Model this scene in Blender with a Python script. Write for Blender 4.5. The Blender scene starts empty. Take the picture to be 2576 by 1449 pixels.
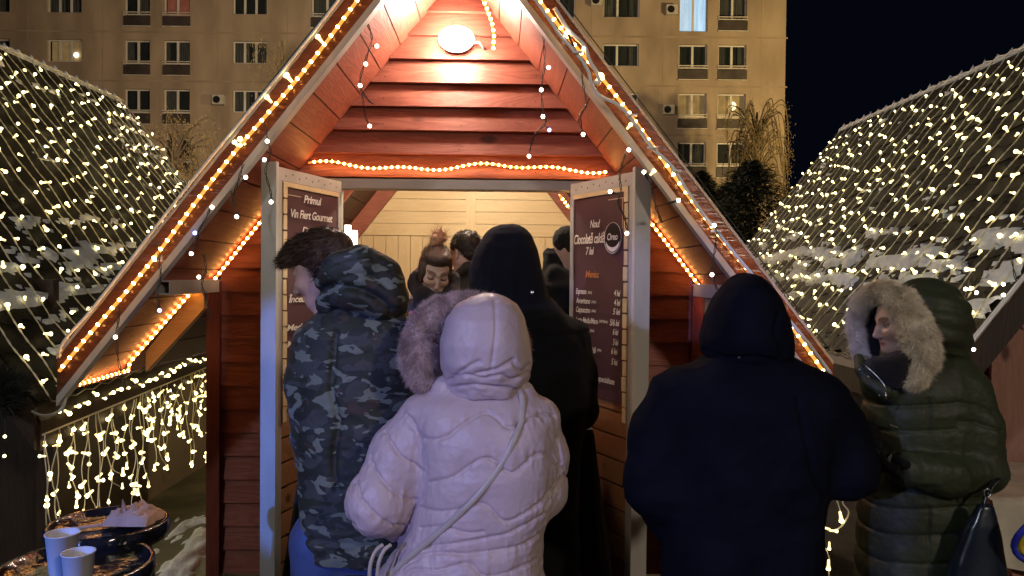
import bpy, math, random
import numpy as np
from mathutils import Vector, Matrix, Euler
from mathutils.bvhtree import BVHTree
R = math.radians
random.seed(7); rng = np.random.default_rng(7)
SC = bpy.context.scene
COL = SC.collection
# ---------------------------------------------------------------- camera
cam_data = bpy.data.cameras.new('camera'); cam = bpy.data.objects.new('camera', cam_data); COL.objects.link(cam)
F = 1946.0                                   # focal length in units of a 2576 wide picture
cam_data.sensor_width = 36; cam_data.lens = 36 * F / 2576
cam_data.clip_start = 0.05; cam_data.clip_end = 500
cam.matrix_world = Matrix.Translation((0, 0, 1.65)) @ Euler((R(90 - 1.0), 0, 0)).to_matrix().to_4x4() @ Matrix.Rotation(R(0.55), 4, 'Z')
SC.camera = cam
CM = cam.matrix_world.to_3x3()
def P(px, py, Y):                            # measuring aid: the real point at depth Y seen at a photo position
    d = CM @ Vector(((px - 1288) / F, -(py - 724.5) / F, -1))
    return Vector((0, 0, 1.65)) + d * (Y / d.y)
def proj(v):                                 # numpy (n,3) -> photo positions
    m = np.array(CM); q = (np.asarray(v) - np.array([0, 0, 1.65])) @ m
    return 1288 + F * q[:, 0] / -q[:, 2], 724.5 - F * q[:, 1] / -q[:, 2]
# ---------------------------------------------------------------- world, exposure
w = bpy.data.worlds.new('World'); SC.world = w; w.use_nodes = True
bg = w.node_tree.nodes['Background']; bg.inputs[0].default_value = (0.12, 0.17, 0.42, 1); bg.inputs[1].default_value = 0.010
SC.view_settings.view_transform = 'Standard'; SC.view_settings.look = 'None'
SC.view_settings.exposure = 0; SC.view_settings.gamma = 1
SC.cycles.use_denoising = True; SC.cycles.max_bounces = 6; SC.cycles.diffuse_bounces = 3
SC.cycles.sample_clamp_indirect = 3.0; SC.cycles.caustics_reflective = False; SC.cycles.caustics_refractive = False
# ---------------------------------------------------------------- lamps of the square (street lamps and a stage light behind the viewer), plus one added cool fill
def lamp(name, kind, loc, col, power, target=None, size=0.1, spot=60, blend=0.3):
    l = bpy.data.lights.new(name, kind); l.color = col; l.energy = power
    if kind == 'SUN': l.angle = size
    else: l.shadow_soft_size = size
    if kind == 'SPOT': l.spot_size = R(spot); l.spot_blend = blend
    o = bpy.data.objects.new(name, l); COL.objects.link(o); o.location = loc
    if target is not None: o.rotation_euler = (Vector(target) - Vector(loc)).to_track_quat('-Z', 'Y').to_euler()
    return o
lamp('night_sky_glow', 'SUN', (0, 0, 30), (0.75, 0.85, 1.0), 0.02, (3, 12, 0), R(40))
lamp('square_street_lamp', 'POINT', (4.5, -5.5, 5.0), (1.0, 0.83, 0.70), 860, size=0.3)
lamp('stage_light_blue', 'SPOT', (-4.6, -3.4, 2.6), (0.09, 0.22, 1.0), 2000, (-1.27, 2.6, 1.14), 0.05, 9.6, 0.12)
lamp('stage_light_violet', 'SPOT', (-3.0, -3.0, 2.4), (0.32, 0.35, 1.0), 800, (0.0, 2.2, 1.13), 0.06, 17, 0.3)
lamp('cool_fill_light', 'POINT', (-6.5, -5.0, 6.5), (0.80, 0.86, 1.0), 800, size=0.25)  # added fill, no lamp of the square; brightens roof snow and coats
lamp('yard_street_lamp', 'POINT', (20, 26, 7), (1.0, 0.68, 0.28), 15000, size=0.4)
lamp('side_street_lamp', 'POINT', (-8, 24, 9), (1.0, 0.72, 0.48), 7400, size=0.4)
# ---------------------------------------------------------------- materials
def new_mat(name):
    m = bpy.data.materials.new(name); m.use_nodes = True
    return m, m.node_tree.nodes, m.node_tree.links, m.node_tree.nodes['Principled BSDF']
def mat(name, c, rough=0.6, metal=0.0, var=0.15, scale=8, stretch=(1, 1, 1), bump=0.0, emis=None, estr=0, alpha=None, sheen=0, spec=None, c2=None, thr=None, bscale=None, sub=0, dist=0.0):
    m, N, L, b = new_mat(name)
    b.inputs['Roughness'].default_value = rough; b.inputs['Metallic'].default_value = metal
    if spec is not None: b.inputs['Specular IOR Level'].default_value = spec
    if sheen: b.inputs['Sheen Weight'].default_value = sheen
    if sub: b.inputs['Subsurface Weight'].default_value = sub; b.inputs['Subsurface Radius'].default_value = (0.02, 0.008, 0.004)
    c = tuple(c)
    if c2 is None: c2 = tuple(max(0, x * (1 - var)) for x in c); c1 = tuple(min(1, x * (1 + var)) for x in c)
    else: c1 = c
    tc = N.new('ShaderNodeTexCoord'); mp = N.new('ShaderNodeMapping'); mp.inputs['Scale'].default_value = stretch
    L.new(tc.outputs['Object'], mp.inputs[0])
    n = N.new('ShaderNodeTexNoise'); n.inputs['Scale'].default_value = scale; n.inputs['Detail'].default_value = 6; n.inputs['Distortion'].default_value = dist
    L.new(mp.outputs[0], n.inputs[0])
    r = N.new('ShaderNodeValToRGB'); lo, hi = thr or (0.35, 0.65)
    r.color_ramp.elements[0].position = lo; r.color_ramp.elements[1].position = hi
    r.color_ramp.elements[0].color = (*c2, 1); r.color_ramp.elements[1].color = (*c1, 1)
    L.new(n.outputs[0], r.inputs[0]); L.new(r.outputs[0], b.inputs['Base Color'])
    if bump:
        bp = N.new('ShaderNodeBump'); bp.inputs['Strength'].default_value = bump; bp.inputs['Distance'].default_value = 0.01
        if bscale:
            n2 = N.new('ShaderNodeTexNoise'); n2.inputs['Scale'].default_value = bscale; n2.inputs['Detail'].default_value = 4
            L.new(mp.outputs[0], n2.inputs[0]); L.new(n2.outputs[0], bp.inputs['Height'])
        else: L.new(n.outputs[0], bp.inputs['Height'])
        L.new(bp.outputs[0], b.inputs['Normal'])
    if emis: b.inputs['Emission Color'].default_value = (*emis, 1); b.inputs['Emission Strength'].default_value = estr
    if alpha is not None: b.inputs['Alpha'].default_value = alpha
    return m
def wood(name, c, c2, axis=0, rough=0.5, plank=None, knots=True, seed=0.0, spec=0.4):
    """grain running along the given axis; knots; each plank (by coordinate step) a little different"""
    m, N, L, b = new_mat(name); b.inputs['Roughness'].default_value = rough; b.inputs['Specular IOR Level'].default_value = spec
    tc = N.new('ShaderNodeTexCoord'); mp = N.new('ShaderNodeMapping'); s = [7.0, 7.0, 7.0]; s[axis] = 0.9
    mp.inputs['Scale'].default_value = s; mp.inputs['Location'].default_value = (seed, seed * 2, seed)
    L.new(tc.outputs['Object'], mp.inputs[0])
    n = N.new('ShaderNodeTexNoise'); n.inputs['Scale'].default_value = 1.6; n.inputs['Detail'].default_value = 5; n.inputs['Distortion'].default_value = 1.8
    L.new(mp.outputs[0], n.inputs[0])
    wv = N.new('ShaderNodeMath'); wv.operation = 'MULTIPLY'; wv.inputs[1].default_value = 34; L.new(n.outputs[0], wv.inputs[0])
    sn = N.new('ShaderNodeMath'); sn.operation = 'SINE'; L.new(wv.outputs[0], sn.inputs[0])
    mr = N.new('ShaderNodeMapRange'); mr.inputs[1].default_value = -1; mr.inputs[2].default_value = 1; L.new(sn.outputs[0], mr.inputs[0])
    big = N.new('ShaderNodeTexNoise'); big.inputs['Scale'].default_value = 2.2; big.inputs['Detail'].default_value = 5; L.new(tc.outputs['Object'], big.inputs[0])
    ad = N.new('ShaderNodeMath'); ad.operation = 'MULTIPLY_ADD'; ad.inputs[1].default_value = 0.35; L.new(mr.outputs[0], ad.inputs[0])
    sc = N.new('ShaderNodeMath'); sc.operation = 'MULTIPLY_ADD'; sc.inputs[1].default_value = 1.5; sc.inputs[2].default_value = -0.35; L.new(big.outputs[0], sc.inputs[0])
    L.new(sc.outputs[0], ad.inputs[2])
    mix = N.new('ShaderNodeMix'); mix.data_type = 'RGBA'; mix.inputs[6].default_value = (*c2, 1); mix.inputs[7].default_value = (*c, 1)
    L.new(ad.outputs[0], mix.inputs[0]); out = mix.outputs[2]
    if knots:
        vo = N.new('ShaderNodeTexVoronoi'); vm = N.new('ShaderNodeMapping'); s2 = [3.4, 3.4, 3.4]; s2[axis] = 1.7; vm.inputs['Scale'].default_value = s2
        vm.inputs['Location'].default_value = (seed + 3, seed, seed)
        L.new(tc.outputs['Object'], vm.inputs[0]); L.new(vm.outputs[0], vo.inputs[0]); vo.inputs['Scale'].default_value = 1
        kr = N.new('ShaderNodeMapRange'); kr.inputs[1].default_value = 0.05; kr.inputs[2].default_value = 0.11; L.new(vo.outputs['Distance'], kr.inputs[0])
        mk = N.new('ShaderNodeMix'); mk.data_type = 'RGBA'; mk.inputs[6].default_value = (*[x * 0.35 for x in c2], 1)
        L.new(kr.outputs[0], mk.inputs[0]); L.new(out, mk.inputs[7]); out = mk.outputs[2]
    L.new(out, b.inputs['Base Color'])
    bp = N.new('ShaderNodeBump'); bp.inputs['Strength'].default_value = 0.25; bp.inputs['Distance'].default_value = 0.003
    L.new(mr.outputs[0], bp.inputs['Height']); L.new(bp.outputs[0], b.inputs['Normal'])
    return m
def glow(name, c, s):
    m, N, L, b = new_mat(name); b.inputs['Base Color'].default_value = (0.8, 0.8, 0.8, 1)
    b.inputs['Emission Color'].default_value = (*c, 1); b.inputs['Emission Strength'].default_value = s
    return m
M = {}
M['red_wood'] = wood('red_stained_wood', (0.37, 0.125, 0.080), (0.17, 0.042, 0.026), 0, 0.55)
M['red_wood_y'] = wood('red_stained_wood_deep', (0.34, 0.100, 0.058), (0.17, 0.038, 0.022), 1, 0.55, seed=4)
M['red_wood_z'] = wood('red_stained_wood_upright', (0.20, 0.04, 0.02), (0.10, 0.018, 0.01), 2, 0.55, seed=8)
M['fascia_wood'] = wood('varnished_brown_wood', (0.18, 0.062, 0.024), (0.06, 0.020, 0.009), 0, 0.22, knots=False, spec=0.6)
M['pine'] = wood('pale_pine', (0.74, 0.58, 0.34), (0.62, 0.46, 0.25), 0, 0.45)
M['pine_z'] = wood('pale_pine_upright', (0.74, 0.58, 0.34), (0.62, 0.46, 0.25), 2, 0.45, seed=3)
M['door_plank'] = wood('orange_pine', (0.42, 0.20, 0.085), (0.28, 0.12, 0.05), 0, 0.5, seed=5)
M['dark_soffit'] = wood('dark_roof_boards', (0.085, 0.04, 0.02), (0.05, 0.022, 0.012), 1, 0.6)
M['rafter'] = wood('yellow_rafter_wood', (0.55, 0.33, 0.12), (0.42, 0.24, 0.08), 0, 0.5, knots=False)
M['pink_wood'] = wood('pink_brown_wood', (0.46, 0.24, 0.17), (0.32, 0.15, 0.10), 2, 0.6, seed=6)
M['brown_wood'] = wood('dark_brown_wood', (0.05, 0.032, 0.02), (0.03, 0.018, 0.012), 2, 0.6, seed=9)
M['white_metal'] = mat('grimy_white_metal', (0.42, 0.40, 0.36), 0.45, 0, 0.12, 5, bump=0.05, spec=0.4)
M['cream_line'] = mat('cream_line_print', (0.62, 0.45, 0.30), 0.6, var=0.03)
M['white_wood'] = mat('white_painted_edge', (0.50, 0.47, 0.40), 0.6, 0, 0.16, 4, (1, 1, 0.4))
M['poster'] = mat('aubergine_poster_print', (0.085, 0.040, 0.046), 0.55, 0, 0.08, 6, spec=0.3)
M['cream_print'] = mat('cream_print', (0.75, 0.70, 0.62), 0.6, var=0.03)
M['orange_print'] = mat('orange_print', (0.60, 0.22, 0.06), 0.6, var=0.03)
M['shingle'] = mat('wet_dark_shingles', (0.014, 0.012, 0.011), 0.6, 0, 0.6, 5, bump=0.4, bscale=60, spec=0.2)
M['snow'] = mat('old_snow', (0.80, 0.85, 0.95), 0.7, 0, 0.10, 14, bump=0.6, bscale=60, sub=0.0)
M['cable_white'] = mat('white_cable', (0.85, 0.84, 0.80), 0.5, var=0.05)
M['cable_cream'] = mat('cream_twisted_wire', (0.80, 0.74, 0.55), 0.5, var=0.05)
M['cable_dark'] = mat('dark_green_wire', (0.012, 0.014, 0.010), 0.5, var=0.05)
M['rope_tube'] = mat('amber_rope_tube', (0.75, 0.35, 0.10), 0.25, var=0.05, emis=(1.0, 0.36, 0.06), estr=1.2)
M['bulb_amber'] = glow('amber_bulb', (1.0, 0.44, 0.11), 60)
M['bulb_warm'] = glow('warm_bulb', (1.0, 0.85, 0.40), 7.0)
M['bulb_shade'] = glow('warm_bulb_cap', (1.0, 0.77, 0.30), 2.6)
M['bulb_white'] = glow('white_bulb', (1.0, 0.86, 0.66), 14)
M['bulb_blue'] = glow('blue_bulb', (0.18, 0.22, 1.0), 14)
M['lamp'] = glow('lit_bulkhead_glass', (1.0, 0.80, 0.66), 260)
M['led'] = glow('lit_led_tube', (1.0, 0.88, 0.72), 13)
M['plaster'] = mat('stained_plaster', (0.30, 0.24, 0.17), 0.9, 0, 0.22, 0.7, (1, 1, 0.35), bump=0.3, bscale=6)
M['plaster_band'] = mat('plaster_band', (0.28, 0.225, 0.158), 0.9, 0, 0.2, 0.5)
M['balcony_dark'] = mat('dark_balcony_panel', (0.04, 0.032, 0.028), 0.6, var=0.4, scale=1.2)
M['frame_white'] = mat('white_window_frame', (0.55, 0.54, 0.50), 0.5, var=0.08, scale=2)
M['curtain'] = mat('curtain_cloth', (0.12, 0.13, 0.12), 0.9, var=0.4, scale=3, stretch=(9, 1, 0.4))
M['room'] = mat('dark_room', (0.02, 0.022, 0.025), 0.9, var=0.5, scale=1.0)
M['lit_cool'] = mat('cool_lit_curtain', (0.5, 0.6, 0.7), 0.9, var=0.3, scale=2.5, stretch=(6, 1, 0.3), emis=(0.50, 0.74, 0.95), estr=0.95)
M['lit_warm'] = mat('warm_lit_room', (0.5, 0.4, 0.2), 0.9, var=0.3, scale=2, emis=(0.9, 0.58, 0.24), estr=0.16)
M['lit_red'] = mat('red_lit_room', (0.5, 0.2, 0.15), 0.9, var=0.3, scale=2, emis=(0.9, 0.25, 0.16), estr=0.10)
M['glass'] = None
def glassmat():
    m, N, L, b = new_mat('window_glass'); b.inputs['Base Color'].default_value = (0.02, 0.03, 0.03, 1); b.inputs['Roughness'].default_value = 0.05
    b.inputs['Alpha'].default_value = 0.35; return m
M['glass'] = glassmat()
M['ac'] = mat('ac_casing', (0.42, 0.40, 0.36), 0.5, var=0.1)
M['black'] = mat('black_plastic', (0.012, 0.012, 0.013), 0.35, var=0.2)
M['asphalt'] = mat('wet_paving', (0.085, 0.078, 0.050), 0.5, 0, 0.5, 3, bump=0.4, bscale=45, spec=0.5)
M['bark'] = mat('bark', (0.10, 0.075, 0.045), 0.9, var=0.3, scale=12)
M['willow_leaf'] = mat('yellowed_willow_leaf', (0.17, 0.13, 0.05), 0.8, var=0.4, scale=2)
M['fir'] = mat('dark_fir_needles', (0.012, 0.020, 0.014), 0.8, var=0.5, scale=4)
M['garland'] = mat('garland_needles', (0.006, 0.012, 0.008), 0.8, var=0.5, scale=20)
M['black_gloss'] = mat('wet_black_lacquer', (0.010, 0.011, 0.014), 0.10, 0, 0.3, 20, bump=0.45, bscale=22, spec=0.9)
M['black_metal'] = mat('black_metal', (0.010, 0.010, 0.010), 0.4, var=0.3)
M['paper'] = mat('white_paper_cup', (0.62, 0.60, 0.58), 0.6, var=0.05, scale=4)
M['napkin'] = mat('crumpled_napkin', (0.42, 0.27, 0.19), 0.8, var=0.15, scale=14, bump=0.3)
M['black_cloth'] = mat('black_tablecloth', (0.008, 0.008, 0.008), 0.9, var=0.2)
M['oilcloth'] = mat('pale_glossy_oilcloth', (0.78, 0.72, 0.56), 0.15, var=0.2, scale=5, bump=0.5, bscale=14, spec=0.8)
# ---------------------------------------------------------------- mesh helpers
WL = {}
def tag(o, label=None, cat=None, group=None, kind=None):
    if label: o['label'] = label
    if cat: o['category'] = cat
    if group: o['group'] = group
    if kind: o['kind'] = kind
    return o
def root(name, loc, label, cat, group=None):
    o = bpy.data.objects.new(name, None); COL.objects.link(o); o.location = loc; o.empty_display_size = 0.1
    WL[o] = Vector(loc); return tag(o, label, cat, group)
def place(name, me, parent=None, origin=None):
    """me holds world coordinates; moves them to the parent's frame"""
    o = bpy.data.objects.new(name, me); COL.objects.link(o)
    if parent is not None:
        o.parent = parent; wl = WL[parent]; WL[o] = wl
        me.transform(Matrix.Translation(-wl))
    else:
        if origin is None:
            n = len(me.vertices); a = np.empty(n * 3, np.float32); me.vertices.foreach_get('co', a); a = a.reshape(-1, 3)
            origin = Vector(((a[:, 0].min() + a[:, 0].max()) / 2, (a[:, 1].min() + a[:, 1].max()) / 2, a[:, 2].min()))
        me.transform(Matrix.Translation(-Vector(origin))); o.location = origin; WL[o] = Vector(origin)
    return o
class MB:
    def __init__(s): s.v = []; s.f = []
    def add(s, vs, fs):
        n = len(s.v); s.v += [tuple(v) for v in vs]; s.f += [tuple(i + n for i in f) for f in fs]; return s
    def quad(s, a, b, c, d): return s.add([a, b, c, d], [(0, 1, 2, 3)])
    def hexa(s, b4, t4):
        return s.add(list(b4) + list(t4), [(3, 2, 1, 0), (4, 5, 6, 7), (0, 1, 5, 4), (1, 2, 6, 5), (2, 3, 7, 6), (3, 0, 4, 7)])
    def box(s, x0, x1, y0, y1, z0, z1, T=None):
        T = T or (lambda x, y, z: (x, y, z))
        return s.hexa([T(x0, y0, z0), T(x1, y0, z0), T(x1, y1, z0), T(x0, y1, z0)], [T(x0, y0, z1), T(x1, y0, z1), T(x1, y1, z1), T(x0, y1, z1)])
    def tube(s, pts, r, n=6, cap=True):
        pts = [Vector(p) for p in pts]; rings = []; m = len(pts)
        rr = r if isinstance(r, (list, tuple)) else [r] * m
        t0 = (pts[1] - pts[0]).normalized(); u = t0.orthogonal().normalized()
        for i, p in enumerate(pts):
            t = (pts[min(i + 1, m - 1)] - pts[max(i - 1, 0)])
            t = t.normalized() if t.length > 1e-9 else t0
            u = (u - t * u.dot(t)); u = u.normalized() if u.length > 1e-6 else t.orthogonal().normalized(); v = t.cross(u)
            rings.append([p + (u * math.cos(2 * math.pi * k / n) + v * math.sin(2 * math.pi * k / n)) * rr[i] for k in range(n)])
        vs = [q for g in rings for q in g]
        fs = [(i * n + k, i * n + (k + 1) % n, (i + 1) * n + (k + 1) % n, (i + 1) * n + k) for i in range(m - 1) for k in range(n)]
        if cap: fs += [tuple(range(n - 1, -1, -1)), tuple((m - 1) * n + k for k in range(n))]
        return s.add(vs, fs)
    def ball(s, c, r, seg=8, rings=5, ax=None):
        """ellipsoid; r scalar or (rx,ry,rz); ax optional 3x3"""
        rx, ry, rz = (r, r, r) if not hasattr(r, '__len__') else r
        vs = []; fs = []; A = ax or Matrix.Identity(3); c = Vector(c)
        for i in range(rings + 1):
            th = math.pi * i / rings
            for k in range(seg):
                ph = 2 * math.pi * k / seg
                vs.append(c + A @ Vector((rx * math.sin(th) * math.cos(ph), ry * math.sin(th) * math.sin(ph), rz * math.cos(th))))
        for i in range(rings):
            for k in range(seg): fs.append((i * seg + k, (i + 1) * seg + k, (i + 1) * seg + (k + 1) % seg, i * seg + (k + 1) % seg))
        return s.add(vs, fs)
    def lathe(s, prof, c, n=32):
        """prof list of (r,z); open"""
        vs = [(c[0] + r * math.cos(2 * math.pi * k / n), c[1] + r * math.sin(2 * math.pi * k / n), c[2] + z) for r, z in prof for k in range(n)]
        fs = [(i * n + k, i * n + (k + 1) % n, (i + 1) * n + (k + 1) % n, (i + 1) * n + k) for i in range(len(prof) - 1) for k in range(n)]
        return s.add(vs, fs)
    def mesh(s, name, smooth=False):
        me = bpy.data.meshes.new(name); me.from_pydata(s.v, [], s.f); me.update()
        if smooth: me.polygons.foreach_set('use_smooth', [True] * len(me.polygons))
        return me
    def build(s, name, m, parent=None, smooth=False, origin=None):
        me = s.mesh(name, smooth); me.materials.append(m); return place(name, me, parent, origin)
def smoothpath(pts, n=8):
    """Catmull-Rom through points"""
    pts = [Vector(p) for p in pts]; out = []
    for i in range(len(pts) - 1):
        p0 = pts[max(i - 1, 0)]; p1 = pts[i]; p2 = pts[i + 1]; p3 = pts[min(i + 2, len(pts) - 1)]
        for k in range(n):
            t = k / n
            out.append(0.5 * ((2 * p1) + (p2 - p0) * t + (2 * p0 - 5 * p1 + 4 * p2 - p3) * t * t + (3 * p1 - p0 - 3 * p2 + p3) * t ** 3))
    out.append(pts[-1]); return out
def resample(pts, step):
    pts = [Vector(p) for p in pts]; out = [pts[0].copy()]; need = step
    for a, b in zip(pts, pts[1:]):
        L = (b - a).length; pos = 0
        while L - pos >= need:
            pos += need; out.append(a + (b - a) * (pos / L)); need = step
        need -= L - pos
    return out
BULB = {}
def bulb_mesh(kind, r, l):
    k = (kind, r, l)
    if k not in BULB:
        b = MB(); 
        if l > 0:        # a little cone widening to its lens
            b.lathe([(0.0, -l), (r * 0.45, -l), (r * 0.6, -l * 0.3), (r, 0.0), (r * 0.8, r * 0.6), (0.0, r * 0.9)], (0, 0, 0), 6)
        else: b.ball((0, 0, 0), r, 7, 4)
        me = b.mesh('bulb', True); me.materials.append(M[kind]); BULB[k] = me
        if l > 0:
            me.materials.append(M['bulb_shade'])
            for f in me.polygons:
                if f.center.z < -l * 0.12: f.material_index = 1
    return BULB[k]
def bulbs(spots, kind, r, l, parent, limit=100):
    """spots: (point, direction) ; the nearest up to limit as parts, the rest one part"""
    me = bulb_mesh(kind, r, l); wl = WL[parent]
    spots = sorted(spots, key=lambda s: s[0].y)
    def q(d): return Vector(d).to_track_quat('Z', 'Y')
    for p, d in spots[:limit]:
        o = bpy.data.objects.new('bulb', me); COL.objects.link(o); o.parent = parent; o.location = p - wl
        o.rotation_mode = 'QUATERNION'; o.rotation_quaternion = q(d)
        if l > 0: o.scale = (random.uniform(0.7, 1.2),) * 3
    rest = spots[limit:]
    if rest:
        base = np.array([v.co[:] for v in me.vertices]); fs = [tuple(f.vertices) for f in me.polygons]; b = MB(); mi = [f.material_index for f in me.polygons]
        for p, d in rest:
            Rm = np.array(q(d).to_matrix()); b.add((base * random.uniform(0.65, 1.2) @ Rm.T + np.array(p)).tolist(), fs)
        o = b.build('bulbs', M[kind], parent, True); o['kind'] = 'stuff'; o.data.materials.append(M['bulb_shade']); o.data.polygons.foreach_set('material_index', mi * len(rest))
def noise1(x, seed=0):
    from mathutils import noise
    return noise.noise(Vector((x, seed * 13.7, seed * 3.1)))
from mathutils import noise as mn
# ================================================================ THE SETTING
g = MB(); n = 40
for i in range(n):
    for j in range(n):
        x0, x1 = -60 + 3 * i, -57 + 3 * i; y0, y1 = -20 + 3 * j, -17 + 3 * j
        g.quad((x0, y0, 0), (x1, y0, 0), (x1, y1, 0), (x0, y1, 0))
tag(g.build('ground', M['asphalt']), kind='structure')
def snow_patch(name, cx, cy, rx, ry, seed, label=None, h=0.05):
    b = MB(); N = 60; idx = {}
    def H(i, j):
        x = -1 + 2 * i / N; y = -1 + 2 * j / N
        q = 1 - math.hypot(x, y) + 0.75 * mn.fractal(Vector((x * 2.2 + seed, y * 2.2, seed)), 1.0, 2.0, 5)
        return q - 0.35, x, y
    vs = []; 
    for i in range(N + 1):
        for j in range(N + 1):
            q, x, y = H(i, j); vs.append((cx + rx * x, cy + ry * y, max(-0.01, min(1, q * 2.2) * h + 0.012 * mn.noise(Vector((x * 9, y * 9, 5)))) if q > 0 else -0.02))
    fs = [(i * (N + 1) + j, (i + 1) * (N + 1) + j, (i + 1) * (N + 1) + j + 1, i * (N + 1) + j + 1) for i in range(N) for j in range(N)
          if max(vs[i * (N + 1) + j][2], vs[(i + 1) * (N + 1) + j][2], vs[i * (N + 1) + j + 1][2], vs[(i + 1) * (N + 1) + j + 1][2]) > -0.015]
    b.add(vs, fs); return tag(b.build(name, M['snow'], smooth=True), kind='structure')
snow_patch('snow_patch', -1.90, 4.7, 0.36, 0.95, 3.3)
snow_patch('snow_patch', -2.0, 7.3, 0.9, 0.9, 8.3)
snow_patch('snow_patch', 1.75, 6.2, 0.5, 0.9, 5.1)
# ---------------------------------------------------------------- apartment block (about 43 m away)
BY = 43.0; px2x = lambda px: (px - 1288) / F * BY
def rowz(py): return 1.65 + (690 - py) / F * BY
bld = root('apartment_building', (-5, BY, 0), 'tall beige apartment block at night behind the huts, with rows of mostly dark windows', 'building')
cols = [(-130, -45, 'w3'), (0 - 10, 25, 'w1'), (118, 205, 'w3'), (312, 376, 'fr'), (410, 476, 'fr'), (583, 669, 'w3'), (780, 856, 'fr'), (990, 1080, 'w3'), (1200, 1270, 'fr'), (1370, 1440, 'w2'), (1510, 1600, 'w2'), (1700, 1771, 'fr'), (1799, 1869, 'fr')]
rows = range(-6, 5)            # top edge of a row at 108+122n
wins = []
for (a, b, t) in cols:
    for k in rows:
        top = 112 + 122 * k; hgt = 56 if t != 'fr' else 90
        if a > 1400: top -= 2
        if rowz(top + hgt) < 0.8: continue
        wins.append((px2x(a), px2x(b), rowz(top + hgt), rowz(top), t, k, a))
xs = sorted({px2x(-600), px2x(1967)} | {x for w_ in wins for x in w_[:2]}); zs = sorted({0.0, rowz(-700)} | {z for w_ in wins for z in w_[2:4]})
wl = MB()
for i in range(len(xs) - 1):
    for j in range(len(zs) - 1):
        cx = (xs[i] + xs[i + 1]) / 2; cz = (zs[j] + zs[j + 1]) / 2
        if any(w_[0] < cx < w_[1] and w_[2] < cz < w_[3] for w_ in wins): continue
        wl.quad((xs[i], BY, zs[j]), (xs[i + 1], BY, zs[j]), (xs[i + 1], BY, zs[j + 1]), (xs[i], BY, zs[j + 1]))
X0, X1, Z1 = xs[0], xs[-1], zs[-1]
wl.quad((X1, BY, 0), (X1, BY + 12, 0), (X1, BY + 12, Z1), (X1, BY, Z1)); wl.quad((X0, BY, 0), (X0, BY, Z1), (X0, BY + 12, Z1), (X0, BY + 12, 0))
wl.quad((X0, BY, Z1), (X1, BY, Z1), (X1, BY + 12, Z1), (X0, BY + 12, Z1)); wl.quad((X0, BY + 12, 0), (X0, BY + 12, Z1), (X1, BY + 12, Z1), (X1, BY + 12, 0))
for (a, b, c, d, t, k, pa) in wins:
    D = 0.28
    for q in (((a, BY, c), (b, BY, c), (b, BY + D, c), (a, BY + D, c)), ((a, BY, d), (a, BY + D, d), (b, BY + D, d), (b, BY, d)),
              ((a, BY, c), (a, BY + D, c), (a, BY + D, d), (a, BY, d)), ((b, BY, c), (b, BY, d), (b, BY + D, d), (b, BY + D, c))): wl.quad(*q)
wl.build('wall', M['plaster'], bld)
bd = MB()
for k in rows:
    z = rowz(92 + 122 * k)
    if z > 0.5: bd.box(X0 - 0.02, X1 + 0.10, BY - 0.02, BY + 0.02, z - 0.05, z + 0.04)
bd.build('floor_band', M['plaster_band'], bld)
jn = MB()
for px in (70, 258, 545, 720, 905, 1480, 1660, 1905):
    jn.box(px2x(px) - 0.015, px2x(px) + 0.015, BY - 0.006, BY + 0.01, 0.1, Z1)
jn.build('panel_joint', M['plaster_band'], bld)
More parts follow.
